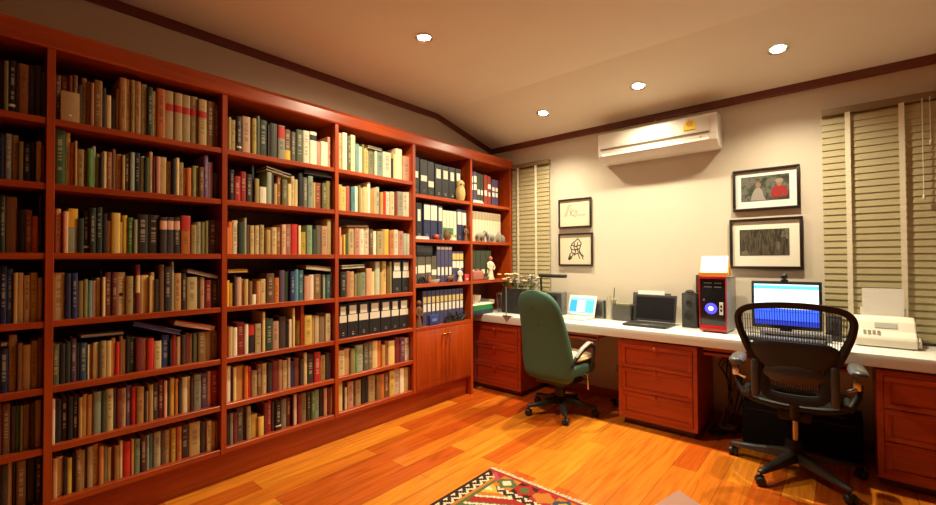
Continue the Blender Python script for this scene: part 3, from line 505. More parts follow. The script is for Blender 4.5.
# ------------------------------------------------------------------ the long desk
DZ, DY, DT = .78, 3.5, .075
DB = DZ - DT
m = MB(); m.box(-3.15, 2.25, DY, WY - .002, DB, DZ, .004); o = m.build('worktop', white_lam); tag(o, 'long thick white worktop running along the back wall on red wood cabinets', 'desk')
o['label'] = 'long thick white worktop running along the back wall on red wood cabinets'
def drawer_unit(x0, x1, label, h=.66, n=3):
    z0, z1, yf = .055, DB - .018, 3.53
    o = thing('drawer_cabinet', label, 'cabinet', ((x0 + x1) / 2, yf, 0), 0, 'red wood drawer cabinets under the worktop'); w = (x1 - x0) / 2
    m = MB(); m.box(-w, w, .02, .50, z0, z1, .002, seg=1); m.build('body', woodX, o)
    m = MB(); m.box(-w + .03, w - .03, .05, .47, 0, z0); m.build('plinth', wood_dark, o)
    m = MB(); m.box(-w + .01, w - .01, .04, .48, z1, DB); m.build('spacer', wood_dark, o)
    m = MB(); st = .03
    m.box(-w, w, 0, .02, z0, z0 + st, .001, seg=1); m.box(-w, w, 0, .02, z1 - st, z1, .001, seg=1); m.box(-w, -w + st, 0, .02, z0 + st, z1 - st, .001, seg=1); m.box(w - st, w, 0, .02, z0 + st, z1 - st, .001, seg=1)
    m.build('face_frame', woodX, o)
    dh = (z1 - z0 - 2 * st) / n
    for i in range(n):
        a = z0 + st + i * dh + .002; c = a + dh - .004; f = MB(); q = .03
        f.box(-w + st + .002, w - st - .002, .004, .019, a, c)
        for (xa, xb, za, zb) in ((-w + st + .002, w - st - .002, a, a + q), (-w + st + .002, w - st - .002, c - q, c), (-w + st + .002, -w + st + q, a + q, c - q), (w - st - q, w - st - .002, a + q, c - q)):
            f.box(xa, xb, -.006, .004, za, zb, .002)
        d = f.build('drawer', woodX, o)
        k = MB(); k.lathe([(.006, 0), (.006, .014), (.014, .02), (.015, .028), (.008, .033)], 14, M=Matrix.Translation((0, -.006 , c - q * .5)) @ Matrix.Rotation(PI / 2, 4, 'X')); k.build('knob', woodZ, d)
    return o
drawer_unit(-3.0, -2.394, 'red wood drawer cabinet beside the bookcase, partly behind the green chair')
drawer_unit(-1.424, -.832, 'red wood three-drawer cabinet between the two office chairs')
drawer_unit(.132, .73, 'shaded red wood drawer cabinet beyond the black mesh chair, cut by the frame')
def tray(x0, x1, label):
    o = thing('keyboard_tray', label, 'tray', ((x0 + x1) / 2, 3.575, 0)); w = (x1 - x0) / 2
    m = MB(); m.box(-w, w, 0, .40, .655, .67); m.box(-w, w, 0, .018, .635, .69, .002, seg=1); m.build('tray', woodX, o)
    for s_ in (-1, 1): m = MB(); m.box(s_ * w - .012 * (s_ > 0), s_ * w + .012 * (s_ < 0), .02, .40, .67, DB); m.build('bracket', wood_dark, o)
tray(-2.385, -1.62, 'red wood pull-out tray under the worktop behind green chair')
tray(-.80, -.0, 'red wood pull-out tray under the worktop behind black chair')
# --- planter with flowers
o = thing('flower_planter', 'dark grey box planter of cream and violet flowers on the worktop by bookcase', 'planter', (-2.60, 3.80, DZ))
pl = mat('slate_planter', (.030, .030, .029), .6, spec=.2)
m = MB(); m.box(-.17, .17, -.065, .065, 0, .245, .006); m.build('box', pl, o); m = MB(); m.box(-.162, .162, -.057, .057, .2452, .252); m.build('soil', mat('soil', (.03, .02, .012), .95), o)
leaf = mat('leaf_green', (.07, .13, .03), .6, noise=.3, nscale=30); rf = random.Random(21)
m = MB(); pts = []
for i in range(34):
    x, y = rf.uniform(-.15, .15), rf.uniform(-.05, .05); tx, ty, tz = x * 1.35 + rf.uniform(-.05, .05), y * 1.6 + rf.uniform(-.04, .04), .25 + rf.uniform(.06, .165)
    m.tube([(x, y, .248), ((x + tx) / 2, (y + ty) / 2, .27 + .2 * (tz - .25)), (tx, ty, tz)], .0025, 5); pts.append((tx, ty, tz))
    for q in range(6):
        f_ = rf.uniform(.25, .95); c = Vector((x, y, .248)).lerp(Vector((tx, ty, tz)), f_); a = rf.uniform(0, 2 * PI); L2 = rf.uniform(.02, .042)
        d = Vector((math.cos(a), math.sin(a), rf.uniform(-.1, .7))).normalized(); sd = d.cross(Vector((0, 0, 1))).normalized() * L2 * .26
        m.add([c, c + d * L2 * .5 + sd + Vector((0, 0, .004)), c + d * L2, c + d * L2 * .5 - sd + Vector((0, 0, .004))], [(0, 1, 2, 3)])
m.build('foliage', leaf, o)
fl = [mat('cream_petal', (.85, .76, .5), .6), mat('violet_petal', (.36, .24, .30), .6), mat('peach_petal', (.75, .45, .2), .6)]
for i, (tx, ty, tz) in enumerate(pts[:30]):
    m = MB(); r0 = rf.uniform(.017, .027); tz += .008
    for q in range(6):
        a = q * PI / 3; m.ball((tx + r0 * .75 * math.cos(a), ty + r0 * .75 * math.sin(a), tz), r0 * .55, 6, sc=(1, 1, .55))
    m.ball((tx, ty, tz + r0 * .2), r0 * .4, 6, sc=(1, 1, .8)); m.build('flower', fl[1] if tx > .03 and i % 3 else fl[2] if i % 5 == 0 else fl[0], o)
# --- clamp post on the desk edge
o = thing('desk_clamp', 'thin grey upright post clamped on the worktop front edge before the planter', 'clamp', (-2.535, DY, DZ))
gm = mat('pale_grey_metal', (.36, .35, .32), .4, .6)
MB().box(-.018, -.008, .006, .012, .004, .29, .001, seg=1).build('post', gm, o)
m = MB(); m.prism([(-.05, .012), (.055, .012), (.0, -.05)], -.006, -.001, 1); m.build('bracket', mat('bracket_brown', (.26, .20, .12), .5), o); MB().box(-.05, .055, -.006, .05, 0.0, .004).build('jaw', gm, o)
# --- things in the open space of the last bay
def sheet_stack(label, y, z, w, d, hs, cols, name='folder'):
    pass
gfold = mat('green_folder', (.02, .22, .06), .5); nfold = mat('navy_folder', (.015, .03, .07), .5)
zz = DZ
for i, (c, nm, lab, hh, w) in enumerate(((nfold, 'folder', 'navy folder lying lowest on the worktop in the sixth bay', .03, .17), (mat('dark_folder', (.03, .05, .05), .5), 'folder', 'dark folder lying between the navy and green folders', .018, .16), (gfold, 'folder', 'green folder with papers lying on dark folders in the sixth bay', .022, .165), (gfold, 'folder', 'upper green folder of the pile in the sixth bay', .022, .15))):
    o = thing(nm, lab, 'folder', (-2.93, 3.50 + .004 * i, zz)); MB().box(-.12, .09, -w, w, 0, .003).build('lower_cover', c, o); MB().box(-.118, .086, -w + .004, w - .004, .0031, hh - .0031).build('sheets', paper, o); MB().box(-.12, .09, -w, w, hh - .003, hh).build('upper_cover', c, o); MB().box(.0862, .0895, -w, w, .003, hh - .003).build('spine', c, o); zz += hh + .0003
o = thing('letter_tray', 'cream letter tray resting on the green folders in the sixth bay', 'tray', (-2.94, 3.52, zz)); m = MB(); m.box(-.12, .09, -.19, .19, 0, .006, .002); m.box(-.12, -.114, -.19, .19, .006, .045); m.box(-.12, .09, -.19, -.184, .006, .045); m.box(-.12, .09, .184, .19, .006, .045); m.build('tray', cream_cer, o); MB().box(-.11, .08, -.17, .17, .0062, .018).build('papers', paper, o)
zz += .0185
o = thing('bowl', 'white cup-shaped bowl standing in the cream letter tray', 'bowl', (-2.91, 3.46, zz)); m = MB(); m.lathe([(.03, 0), (.05, .03), (.062, .085), (.058, .085), (.045, .03), (.004, .008)], 20); m.build('body', cream_cer, o); m = MB(); m.tube([(.0, .058, .07), (0, .09, .06), (0, .086, .035), (0, .053, .035)], .005, 6); m.build('handle', cream_cer, o)
o = thing('wire_basket', 'silver wire mesh basket on worktop between folders and planter', 'basket', (-2.85, 3.86, DZ)); m = MB(); n = 14
for i in range(n):
    a = 2 * PI * i / n; m.tube([(.055 * math.cos(a), .055 * math.sin(a), .004), (.07 * math.cos(a + .25), .07 * math.sin(a + .25), .19)], .002, 5); m.tube([(.055 * math.cos(a), .055 * math.sin(a), .004), (.07 * math.cos(a - .25), .07 * math.sin(a - .25), .19)], .002, 5)
m.build('mesh', steel, o)
for zc, rr_ in ((.004, .056), (.19, .0705)): m = MB(); m.tube([(rr_ * math.cos(q * PI / 10), rr_ * math.sin(q * PI / 10), zc) for q in range(20)], .0035, 6, closed=True); m.build('rim', steel, o)
# --- desk lamp
o = thing('desk_lamp', 'slim black desk lamp with horizontal bar head behind the green chair', 'lamp', (-2.33, 3.84, DZ)); m = MB(); m.lathe([(.07, 0), (.07, .01), (.05, .018), (.012, .022)], 24); m.build('base', black_pl, o); m = MB(); m.tube([(0, 0, .02), (-.012, 0, .25), (-.02, 0, .385), (-.012, 0, .395)], .011, 10); m.build('stem', black_pl, o); m = MB(); m.box(-.035, .268, -.028, .028, .382, .416, .012, seg=3); m.build('head', black_pl, o); m = MB(); m.box(.06, .25, -.016, .016, .3805, .383); m.build('tube', white_pl, o)
# --- grey speakers left and right of the small laptop
def speaker(label, x, y, w, d, h, cm, rz=0., grp=None):
    o = thing('speaker', label, 'speaker', (x, y, DZ), rz, grp); m = MB(); m.box(-w, w, -d, d, 0, h, .006); m.build('cabinet', cm, o)
    m = MB(); m.box(-w + .008, w - .008, -d - .004, -d, .02, h - .015, .003); m.build('grille', mat('speaker_cloth', (.05, .05, .05), .9, noise=.2, nscale=300), o)
    for zc, rr_ in ((h * .36, w * .62), (h * .72, w * .36)):
        m = MB(); m.lathe([(rr_, 0), (rr_, .004), (rr_ * .8, .003), (rr_ * .3, .0005), (.002, .002)], 18, M=Matrix.Translation((0, -d - .004, zc)) @ Matrix.Rotation(PI / 2, 4, 'X')); m.build('driver', black_pl, o)
    return o
gsp = mat('grey_speaker_body', (.16, .155, .14), .5)
speaker('grey desktop speaker standing behind the green chair, left of the small laptop', -2.23, 3.95, .09, .05, .235, gsp)
speaker('grey desktop speaker right behind the small white laptop', -1.775, 3.99, .045, .05, .175, gsp)
# --- laptops
def screen_mat(name, mode, s):
    m, nt, b, N, L = nodes(name); tc = N('ShaderNodeTexCoord'); sx = N('ShaderNodeSeparateXYZ'); L(tc.outputs['Generated'], sx.inputs[0])
    def ramp(src, st):
        r = N('ShaderNodeValToRGB'); r.color_ramp.interpolation = 'CONSTANT'; e = r.color_ramp.elements
        while len(e) < len(st): e.new(.5)
        for q, (p_, c) in zip(e, st): q.position = p_; q.color = lin(c)
        L(src, r.inputs[0]); return r.outputs[0]
    if mode == 'page':
        v = ramp(sx.outputs['X'], [(0, (.03, .35, .85)), (.30, (.55, .85, 1.)), (.66, (.10, .60, .85))]); top = ramp(sx.outputs['Z'], [(0, (0, 0, 0)), (.08, (1, 1, 1)), (.82, (.3, .3, .3)), (.9, (0, 0, 0))])
        x = N('ShaderNodeMix'); x.data_type = 'RGBA'; L(top, x.inputs[0]); x.inputs[6].default_value = lin((.30, .75, .95)); L(v, x.inputs[7]); col = x.outputs[2]
    else:
        col = ramp(sx.outputs['Z'], [(0, (.01, .03, .35)), (.12, (.03, .10, .85)), (.40, (.75, .88, 1.)), (.88, (.08, .55, .95)), (.96, (.5, .8, 1.))])
    L(col, b.inputs['Emission Color']); b.inputs['Emission Strength'].default_value = s; b.inputs['Base Color'].default_value = lin((.02, .02, .02)); b.inputs['Roughness'].default_value = .25
    return m
def laptop(label, x, y, rz, w, d, tilt, body, screen, keys, bez):
    o = thing('laptop', label, 'laptop', (x, y, DZ), rz)
    m = MB(); m.box(-w, w, -d, d, .003, .02, .004); b_ = m.build('base', body, o)
    for i in range(5):
        k = MB()
        for j in range(13): k.box(-w + .022 + j * (2 * w - .044) / 13, -w + .022 + (j + .86) * (2 * w - .044) / 13, -.015 + i * .021, .003 + i * .021, .02, .0215)
        k.build('key_row', keys, b_)
    MB().box(-.035, .035, -d + .012, -d + .05, .02, .0206).build('touchpad', grey_pl, b_)
    for sx_ in (-1, 1):
        for sy in (-1, 1): MB().lathe([(.008, 0), (.008, .0031)], 8, M=Matrix.Translation((sx_ * (w - .02), sy * (d - .02), 0))).build('foot', black_pl, b_)
    M = Matrix.Translation((0, d - .004, .024)) @ Matrix.Rotation(-tilt, 4, 'X'); h = 2 * d * .93
    m = MB(); m.box(-w, w, 0, .007, 0, h, .003, M=M); l = m.build('lid', body, o)
    m = MB(); m.box(-w + .008, w - .008, -.0012, 0, .008, h - .006, M=M); m.build('bezel', bez, l)
    m = MB(); m.box(-w + .018, w - .018, -.0022, -.0012, .02, h - .022, M=M); m.build('screen', screen, l)
    m = MB(); m.tube([(-w * .8, d - .002, .02), (w * .8, d - .002, .02)], .005, 8); m.build('hinge', grey_pl, o)
    return o
laptop('small white laptop with a lit blue page, just right of the green chair', -1.945, 3.79, R(-3), .146, .105, R(17), white_pl, screen_mat('page_screen', 'page', 1.9), mat('pale_keys', (.6, .6, .58), .5), white_pl)
dark_scr = mat('dark_screen', (.012, .012, .014), .18)
laptop('dark laptop with a black screen in front of the printer', -1.262, 3.785, R(-1), .178, .125, R(14), mat('laptop_dark_body', (.03, .03, .032), .35), dark_scr, black_pl, black_pl)
# --- glass pen jar, small grey box, printer
o = thing('pen_jar', 'pale glass pen jar on the worktop left of the dark grey box', 'jar', (-1.67, 3.97, DZ)); m = MB(); m.lathe([(.04, 0), (.043, .01), (.045, .165), (.056, .178), (.056, .19), (.041, .186), (.04, .02), (.003, .012)], 22); m.build('jar', mat('frosted_glass', (.62, .58, .46), .3, trans=.25), o)
for i, (a, h, c) in enumerate(((.25, .30, black_pl), (2.2, .23, mat('yellow_pencil', (.6, .42, .06), .5)), (4., .215, steel), (5.2, .22, mat('green_pencil', (.1, .25, .08), .5)))): m = MB(); m.tube([(.02 * math.cos(a), .02 * math.sin(a), .02), (.034 * math.cos(a), .034 * math.sin(a), h - .02), (.036 * math.cos(a), .036 * math.sin(a), h)], [.004, .004, .0012], 8); m.build('pen', c, o)
o = thing('desk_organiser', 'dark grey desk box with open top between pen jar and dark laptop', 'box', (-1.545, 3.96, DZ)); m = MB(); a, d_, h = .082, .05, .145
for q in ((-a, a, -d_, -d_ + .006), (-a, a, d_ - .006, d_), (-a, -a + .006, -d_ + .006, d_ - .006), (a - .006, a, -d_ + .006, d_ - .006), ): m.box(q[0], q[1], q[2], q[3], 0, h)
m.box(-a + .006, a - .006, -d_ + .006, d_ - .006, 0, .006); m.build('box', mat('charcoal_box', (.075, .07, .06), .5), o); MB().box(-.06, .06, -.02, .02, .0062, .155).build('notes', mat('olive_card', (.35, .3, .12), .7), o)
o = thing('printer', 'black inkjet printer with white paper standing behind the dark laptop', 'printer', (-1.32, 4.005, DZ)); m = MB(); m.box(-.175, .175, -.055, .06, 0, .15, .012); m.build('body', black_pl, o); m = MB(); m.box(-.165, .165, .01, .02, .15, .262, .004, M=Matrix.Rotation(R(-6), 4, 'X')); m.build('paper_support', mat('grey_support', (.06, .06, .06), .5), o); m = MB(); m.box(-.115, .115, .0, .0085, .15, .282, M=Matrix.Rotation(R(-6), 4, 'X')); m.build('paper', paper, o); MB().box(-.16, .16, -.0565, -.055, .03, .07).build('output_slot', soft_black, o)
# --- black speaker, subwoofer, computer tower
speaker('black speaker on the worktop at the left of the red computer tower', -.965, 3.93, .058, .06, .285, black_pl)
m = MB(); m.tube([(.028 * math.cos(q * PI / 8), .028 * math.sin(q * PI / 8), .006) for q in range(16)], .006, 8, closed=True); m.tube([(-.028, 0, .012), (0, 0, .02), (.028, 0, .012)], .005, 6); o = m.build('headset', black_pl); o.location = (-.975, 3.93, DZ + .285); tag(o, 'small black headset lying on top of the black speaker', 'headset')
o = thing('computer_case', 'tall black case standing behind the black speaker and the tower', 'computer case', (-.91, 4.035, DZ)); MB().box(-.035, .035, -.035, .035, 0, .43, .004).build('body', black_pl, o); MB().box(-.026, .026, -.0365, -.035, .30, .41, .002, seg=1).build('front_panel', mat('dark_red_panel', (.12, .02, .02), .4), o)
red_pl = mat('glossy_red_plastic', (.42, .014, .010), .22)
o = thing('computer_tower', 'computer tower with red front frame and glowing blue light on worktop', 'computer', (-.764, 3.745, DZ), R(-2)); w = .093
silver = mat('tower_side_grey', (.34, .33, .33), .35, .5)
MB().box(-w, w, .0, .29, .012, .425, .003).build('case', silver, o)
for sx_ in (-1, 1):
    for yy in (.03, .26): MB().lathe([(.014, 0), (.014, .0121)], 10, M=Matrix.Translation((sx_ * .07, yy, 0))).build('foot', black_pl, o)
m = MB(); m.box(-w, w, -.025, 0, .012, .055, .006); m.box(-w, w, -.025, 0, .41, .432, .006); m.box(-w, -w + .007, -.025, 0, .055, .41, .002); m.box(w - .007, w, -.025, 0, .055, .41, .002); m.build('front_frame', red_pl, o)
m = MB(); m.box(-w + .007, w - .007, -.018, 0, .055, .41, .002); m.build('front_panel', mat('gloss_black', (.012, .012, .014), .12), o)
blue_glow = mat('blue_glow', (.1, .1, .8), .4, emit=(.035, .03, 1.), estr=2.2); core = mat('white_glow', (.6, .7, 1.), .4, emit=(.45, .5, 1.), estr=5.)
RX = Matrix.Rotation(PI / 2, 4, 'X')
m = MB(); m.lathe([(.042, 0), (.042, .002), (.026, .004)], 26, M=Matrix.Translation((-.012, -.018, .185)) @ RX); m.build('light_ring', blue_glow, o, 'blue light ring')
m = MB(); m.lathe([(.016, 0), (.015, .005)], 22, M=Matrix.Translation((-.012, -.0215, .185)) @ RX); m.build('power_light', core, o, 'white-blue light')
MB().box(.045, .07, -.021, -.018, .14, .235, .001, seg=1).build('port_panel', white_pl, o)
for zc in (.195, .165): MB().box(.051, .064, -.0225, -.021, zc, zc + .018).build('port', soft_black, o)
for zc in (.345, .375):
    MB().box(-.06, -.005, -.0195, -.018, zc, zc + .008).build('drive_slot', grey_pl, o); MB().box(.012, .06, -.0195, -.018, zc, zc + .008).build('drive_slot', grey_pl, o)
MB().prism([(-.068, .243), (-.052, .243), (-.06, .262)], -.0195, -.018, 1).build('badge', silver, o)
o = thing('card_stand', 'bright white card in an orange stand on top of computer tower', 'stand', (-.765, 3.80, DZ + .4322)); og = mat('orange_card', (.75, .33, .03), .5)
m = MB(); m.box(-.10, .10, -.05, .085, 0, .008, .002, seg=1); m.box(-.10, .10, -.05, -.044, .008, .026); m.prism([(-.04, .008), (.085, .008), (.03, .10)], .094, .1, 0); m.prism([(-.04, .008), (.085, .008), (.03, .10)], -.1, -.094, 0); m.build('holder', og, o)
m = MB(); m.box(-.092, .092, -.004, 0, 0, .155, M=Matrix.Translation((0, -.032, .0085)) @ Matrix.Rotation(R(-22), 4, 'X')); m.build('card', paper, o)
# --- monitor, webcam, keyboard dock
o = thing('monitor', 'wide computer monitor with bright blue and white screen behind black chair', 'monitor', (-.33, 3.90, DZ)); m = MB(); m.box(-.11, .11, -.08, .08, 0, .012, .005); m.build('base', black_pl, o); m = MB(); m.box(-.035, .035, .02, .045, .012, .16, .006); m.build('neck', black_pl, o)
m = MB(); m.box(-.208, .208, .0, .03, .05, .398, .006); m.build('housing', black_pl, o); m = MB(); m.box(-.19, .19, -.0015, 0, .078, .376); m.build('screen', screen_mat('desktop_screen', 'desk', 2.2), o)
o = thing('webcam', 'small black webcam perched on the top edge of the monitor', 'webcam', (-.335, 3.912, DZ + .3985)); MB().box(-.022, .022, -.013, .013, 0, .012, .003).build('clip', black_pl, o); m = MB(); m.ball((0, 0, .034), .023, 14); m.build('body', black_pl, o); m = MB(); m.lathe([(.011, 0), (.009, .006)], 14, M=Matrix.Translation((0, -.02, .034)) @ RX); m.build('lens', dark_scr, o)
o = thing('docking_bar', 'low grey bar unit in front of the monitor base on worktop', 'dock', (-.27, 3.775, DZ)); m = MB(); m.box(-.2, .2, -.03, .03, 0, .05, .008); m.build('body', grey_pl, o); MB().box(-.17, .17, -.0312, -.03, .018, .03).build('slot', black_pl, o)
o = thing('keyboard', 'dark keyboard lying on the worktop edge before the monitor', 'keyboard', (-.31, 3.62, DZ)); MB().box(-.22, .22, -.07, .07, 0, .018, .005).build('base', soft_black, o)
for i in range(5):
    k = MB()
    for j in range(15): k.box(-.208 + j * .0278, -.208 + j * .0278 + .024, -.06 + i * .024, -.04 + i * .024, .018, .025)
    k.build('key_row', grey_pl, o)
speaker('small black box speaker at the right of the monitor', -.06, 3.90, .042, .045, .17, black_pl)
# --- fax machine
o = thing('fax_machine', 'cream fax machine with upright paper sheet on the worktop by blind', 'fax machine', (.185, 3.90, DZ)); fm = mat('fax_cream', (.80, .74, .62), .42)
m = MB(); m.prism([(-.125, .006), (.11, .006), (.11, .165), (.05, .185), (-.02, .16), (-.06, .10), (-.115, .07), (-.125, .055)], -.145, .145, 0); bd = m.build('body', fm, o)
md = bd.modifiers.new('bev', 'BEVEL'); md.width = .008; md.segments = 2
for sx_ in (-1, 1):
    for sy in (-.1, .09): MB().lathe([(.012, 0), (.012, .0061)], 8, M=Matrix.Translation((sx_ * .12, sy, 0))).build('foot', grey_pl, o)
m = MB(); m.box(-.045, .06, -.0015, .002, -.018, .018, M=Matrix.Translation((.0, -.042, .132)) @ Matrix.Rotation(R(-33), 4, 'X')); m.build('display', mat('fax_display', (.42, .42, .38), .3), o)
k = MB()
for i in range(3):
    for j in range(4): k.box(-.10 + j * .022, -.085 + j * .022, -.108 + i * .014, -.098 + i * .014, .078 + i * .0075, .086 + i * .0075)
k.build('key_pad', mat('fax_keys', (.5, .46, .38), .5), o)
m = MB(); m.box(-.11, .11, .055, .062, .178, .235, .002, M=Matrix.Identity(4)); m.build('paper_guide', fm, o); m = MB(); m.box(-.10, .10, .05, .054, .176, .365); m.build('paper', paper, o)
m = MB(); m.box(.1455, .165, -.10, .10, .012, .045, .006); m.tube([(.155, -.09, .045), (.155, -.05, .06), (.155, .05, .06), (.155, .09, .045)], .01, 8); m.build('handset', fm, o)
# ------------------------------------------------------------------ chairs
def caster(parent, x, y, a):
    M = Matrix.Translation((x, y, 0)) @ Matrix.Rotation(a, 4, 'Z')
    m = MB()
    for s_ in (-1, 1): m.lathe([(.0, -.011), (.022, -.011), (.027, -.006), (.027, .006), (.022, .011), (.0, .011)], 18, M=M @ Matrix.Translation((0, s_ * .016, .027)) @ Matrix.Rotation(PI / 2, 4, 'X'))
    m.lathe([(.008, .027), (.008, .078)], 10, M=M @ Matrix.Translation((.004, 0, 0))); m.box(-.02, .02, -.006, .006, .022, .06, .004, M=M)
    return m.build('caster', black_pl, parent)
def star_base(o, r, a0, m_leg, hub_z=.115):
    for i in range(5):
        a = R(a0 + 72 * i); M = Matrix.Rotation(a, 4, 'Z'); m = MB(); lp = []
        for f_, w, zt, zb in ((.02, .036, hub_z + .03, hub_z - .034), (.25, .034, hub_z + .022, hub_z - .03), (.6, .027, .112, .076), (1.0, .02, .094, .072), (1.04, .010, .088, .077)):
            lp.append([(f_ * r, -w, zb), (f_ * r, -w * .8, zt - .006), (f_ * r, -w * .35, zt), (f_ * r, w * .35, zt), (f_ * r, w * .8, zt - .006), (f_ * r, w, zb)])
        m.loft(lp, M=M); l = m.build('leg', m_leg, o); caster(l, r * math.cos(a), r * math.sin(a), a + R(40 + 31 * i))
# --- black mesh chair
bk = soft_black
o = thing('mesh_office_chair', 'black mesh-back office chair on casters before the monitor', 'chair', (-.248, 3.415, 0), R(3))
star_base(o, .35, 26, mat('graphite_base', (.03, .027, .025), .42))
m = MB(); m.lathe([(.032, .10), (.034, .20), (.03, .205)], 20); m.build('column_sleeve', bk, o)
m = MB(); m.lathe([(.017, .20), (.017, .36)], 18); m.build('gas_column', steel, o, 'metal gas column')
m = MB(); m.box(-.085, .085, -.13, .12, .355, .43, .02, seg=3); m.tube([(.09, .02, .39), (.24, .03, .385)], .006, 6); m.build('tilt_mechanism', bk, o)
# seat: frame loop and woven pad
def sq(n, a, b, e=3.2): return [(a * math.copysign(abs(math.cos(2 * PI * i / n)) ** (2 / e), math.cos(2 * PI * i / n)), b * math.copysign(abs(math.sin(2 * PI * i / n)) ** (2 / e), math.sin(2 * PI * i / n))) for i in range(n)]
fr = [(x, y + .0, .47 - .03 * max(0, (y - .15) / .1) ** 2 + .014 * (abs(x) / .25) ** 2) for x, y in sq(40, .255, .235)]
m = MB(); m.tube(fr, .019, 8, closed=True); m.build('seat_frame', bk, o)
m = MB(); lp = [[(x * k_, y * k_, .462 - .012 * (1 - k_ * k_) + dz) for x, y in sq(40, .25, .23)] for k_, dz in ((.02, 0), (.5, 0), (.98, 0), (.98, -.006), (.5, -.006), (.02, -.006))]
m.loft(lp, caps=False); m.build('seat_mesh', mat('dark_mesh', (.012, .011, .010), .95, spec=.1), o)
for s_ in (-1, 1): m = MB(); m.tube([(s_ * .08, -.06, .41), (s_ * .18, -.05, .43), (s_ * .245, -.03, .465)], .016, 8); m.build('seat_bracket', bk, o)
# back frame outline (x, z) in chair coordinates; leans away with height
def by(z): return -.275 - .19 * (z - .55) + .05 * math.sin((z - .55) / .55 * PI)
half = [(0, 1.098), (.10, 1.094), (.20, 1.08), (.257, 1.05), (.281, 1.0), (.276, .93), (.254, .85), (.226, .775), (.193, .70), (.168, .63), (.160, .555), (.11, .512), (0, .502)]
ol = [(x, z) for x, z in half] + [(-x, z) for x, z in half[-2:0:-1]]
def smooth_loop(P, n=4):
    out = []; k = len(P)
    for i in range(k):
        p0, p1, p2, p3 = [Vector((*P[(i + d) % k], 0)) for d in (-1, 0, 1, 2)]
        for j in range(n):
            t = j / n; q = .5 * ((2 * p1) + (p2 - p0) * t + (2 * p0 - 5 * p1 + 4 * p2 - p3) * t * t + (3 * p1 - p0 - 3 * p2 + p3) * t ** 3); out.append((q.x, q.y))
    return out
ol = smooth_loop(ol)
lp = []; nn = len(ol)
m = MB()
for i, (x, z) in enumerate(ol):
    q0 = Vector(ol[i - 1]); q1 = Vector(ol[(i + 1) % nn]); t = (q1 - q0).normalized(); nrm = Vector((t.y, -t.x))
    if nrm.dot(Vector((-x, .82 - z))) < 0: nrm = -nrm           # points inward
    wdt = .036 if z > .9 else .036 + .016 * min(1, (.9 - z) / .2); dp = .018
    c = []
    for a, b_ in ((0, -dp), (0, dp * .6), (wdt * .5, dp), (wdt, dp * .5), (wdt, -dp * .4), (wdt * .5, -dp * 1.2)):
        p = Vector((x, z)) + nrm * a; c.append((p.x, by(p.y) + b_, p.y))
    lp.append(c)
lp.append(lp[0]); m.loft(lp, caps=False); m.build('back_frame', bk, o)
def width_at(z):
    xs = []
    for i in range(nn):
        (x0, z0), (x1, z1) = ol[i], ol[(i + 1) % nn]
        if (z0 - z) * (z1 - z) <= 0 and z0 != z1: xs.append(x0 + (x1 - x0) * (z - z0) / (z1 - z0))
    return max(xs) - .022
m = MB(); xs = [-.24 + i * .0122 for i in range(40)]
for x in xs:                        # upright strands of the woven back
    P = [z for z in [1.07 - q * .0248 for q in range(21)] if z > .57 and z < 1.079 - .05 * (abs(x) / .25) ** 2 * 1.2 and abs(x) < width_at(z)]
    if len(P) < 3: continue
    m.loft([[(x - .0019, by(z) - .002, z), (x + .0019, by(z) - .002, z), (x + .0019, by(z), z), (x - .0019, by(z), z)] for z in P], smooth=False)
for q in range(9):
    z = .60 + q * .055; w = width_at(z)
    if z > 1.05: continue
    m.loft([[(x, by(z) - .0035, z - .0009), (x, by(z) - .0035, z + .0009), (x, by(z) - .002, z + .0009), (x, by(z) - .002, z - .0009)] for x in (-w, 0, w)], smooth=False)
m.build('back_mesh', mat('mesh_strand', (.03, .026, .024), .7), o)
m = MB(); lp = []
for i in range(13):
    z = .70 + i * .0135; e = 1 - ((i - 6) / 6.6) ** 4; w = (width_at(z) - .01) * (.6 + .4 * e); d = .004 + .016 * e
    lp.append([(x * w, by(z) + (-.014 - d * s_) if True else 0, z) for x, s_ in [(-1, 0), (-.8, 1), (-.3, 1), (.3, 1), (.8, 1), (1, 0), (.8, -.3), (-.8, -.3)]])
m.loft(lp); m.build('lumbar_pad', mat('lumbar_black', (.016, .015, .015), .6), o)
m = MB(); lp = []
for i in range(11):
    z = .615 + i * .0125; e = max(.02, 1 - ((i - 5) / 5.2) ** 2); w = .145 * math.sqrt(e); d = .026 * e
    lp.append([(x * w, by(z) - .018 - d * s_, z) for x, s_ in [(-1, 0), (-.7, .6), (-.25, 1), (.25, 1), (.7, .6), (1, 0), (.7, -.2), (-.7, -.2)]])
m.loft(lp); m.build('back_shell', mat('shell_grey_black', (.045, .04, .037), .35), o, 'glossy curved shell low on the back')
m = MB(); m.tube([(0, by(.53), .53), (0, -.22, .44), (0, -.12, .39)], [.02, .026, .03], 10); m.build('back_stem', bk, o)
armgrey = mat('arm_pad_grey', (.10, .10, .10), .28)
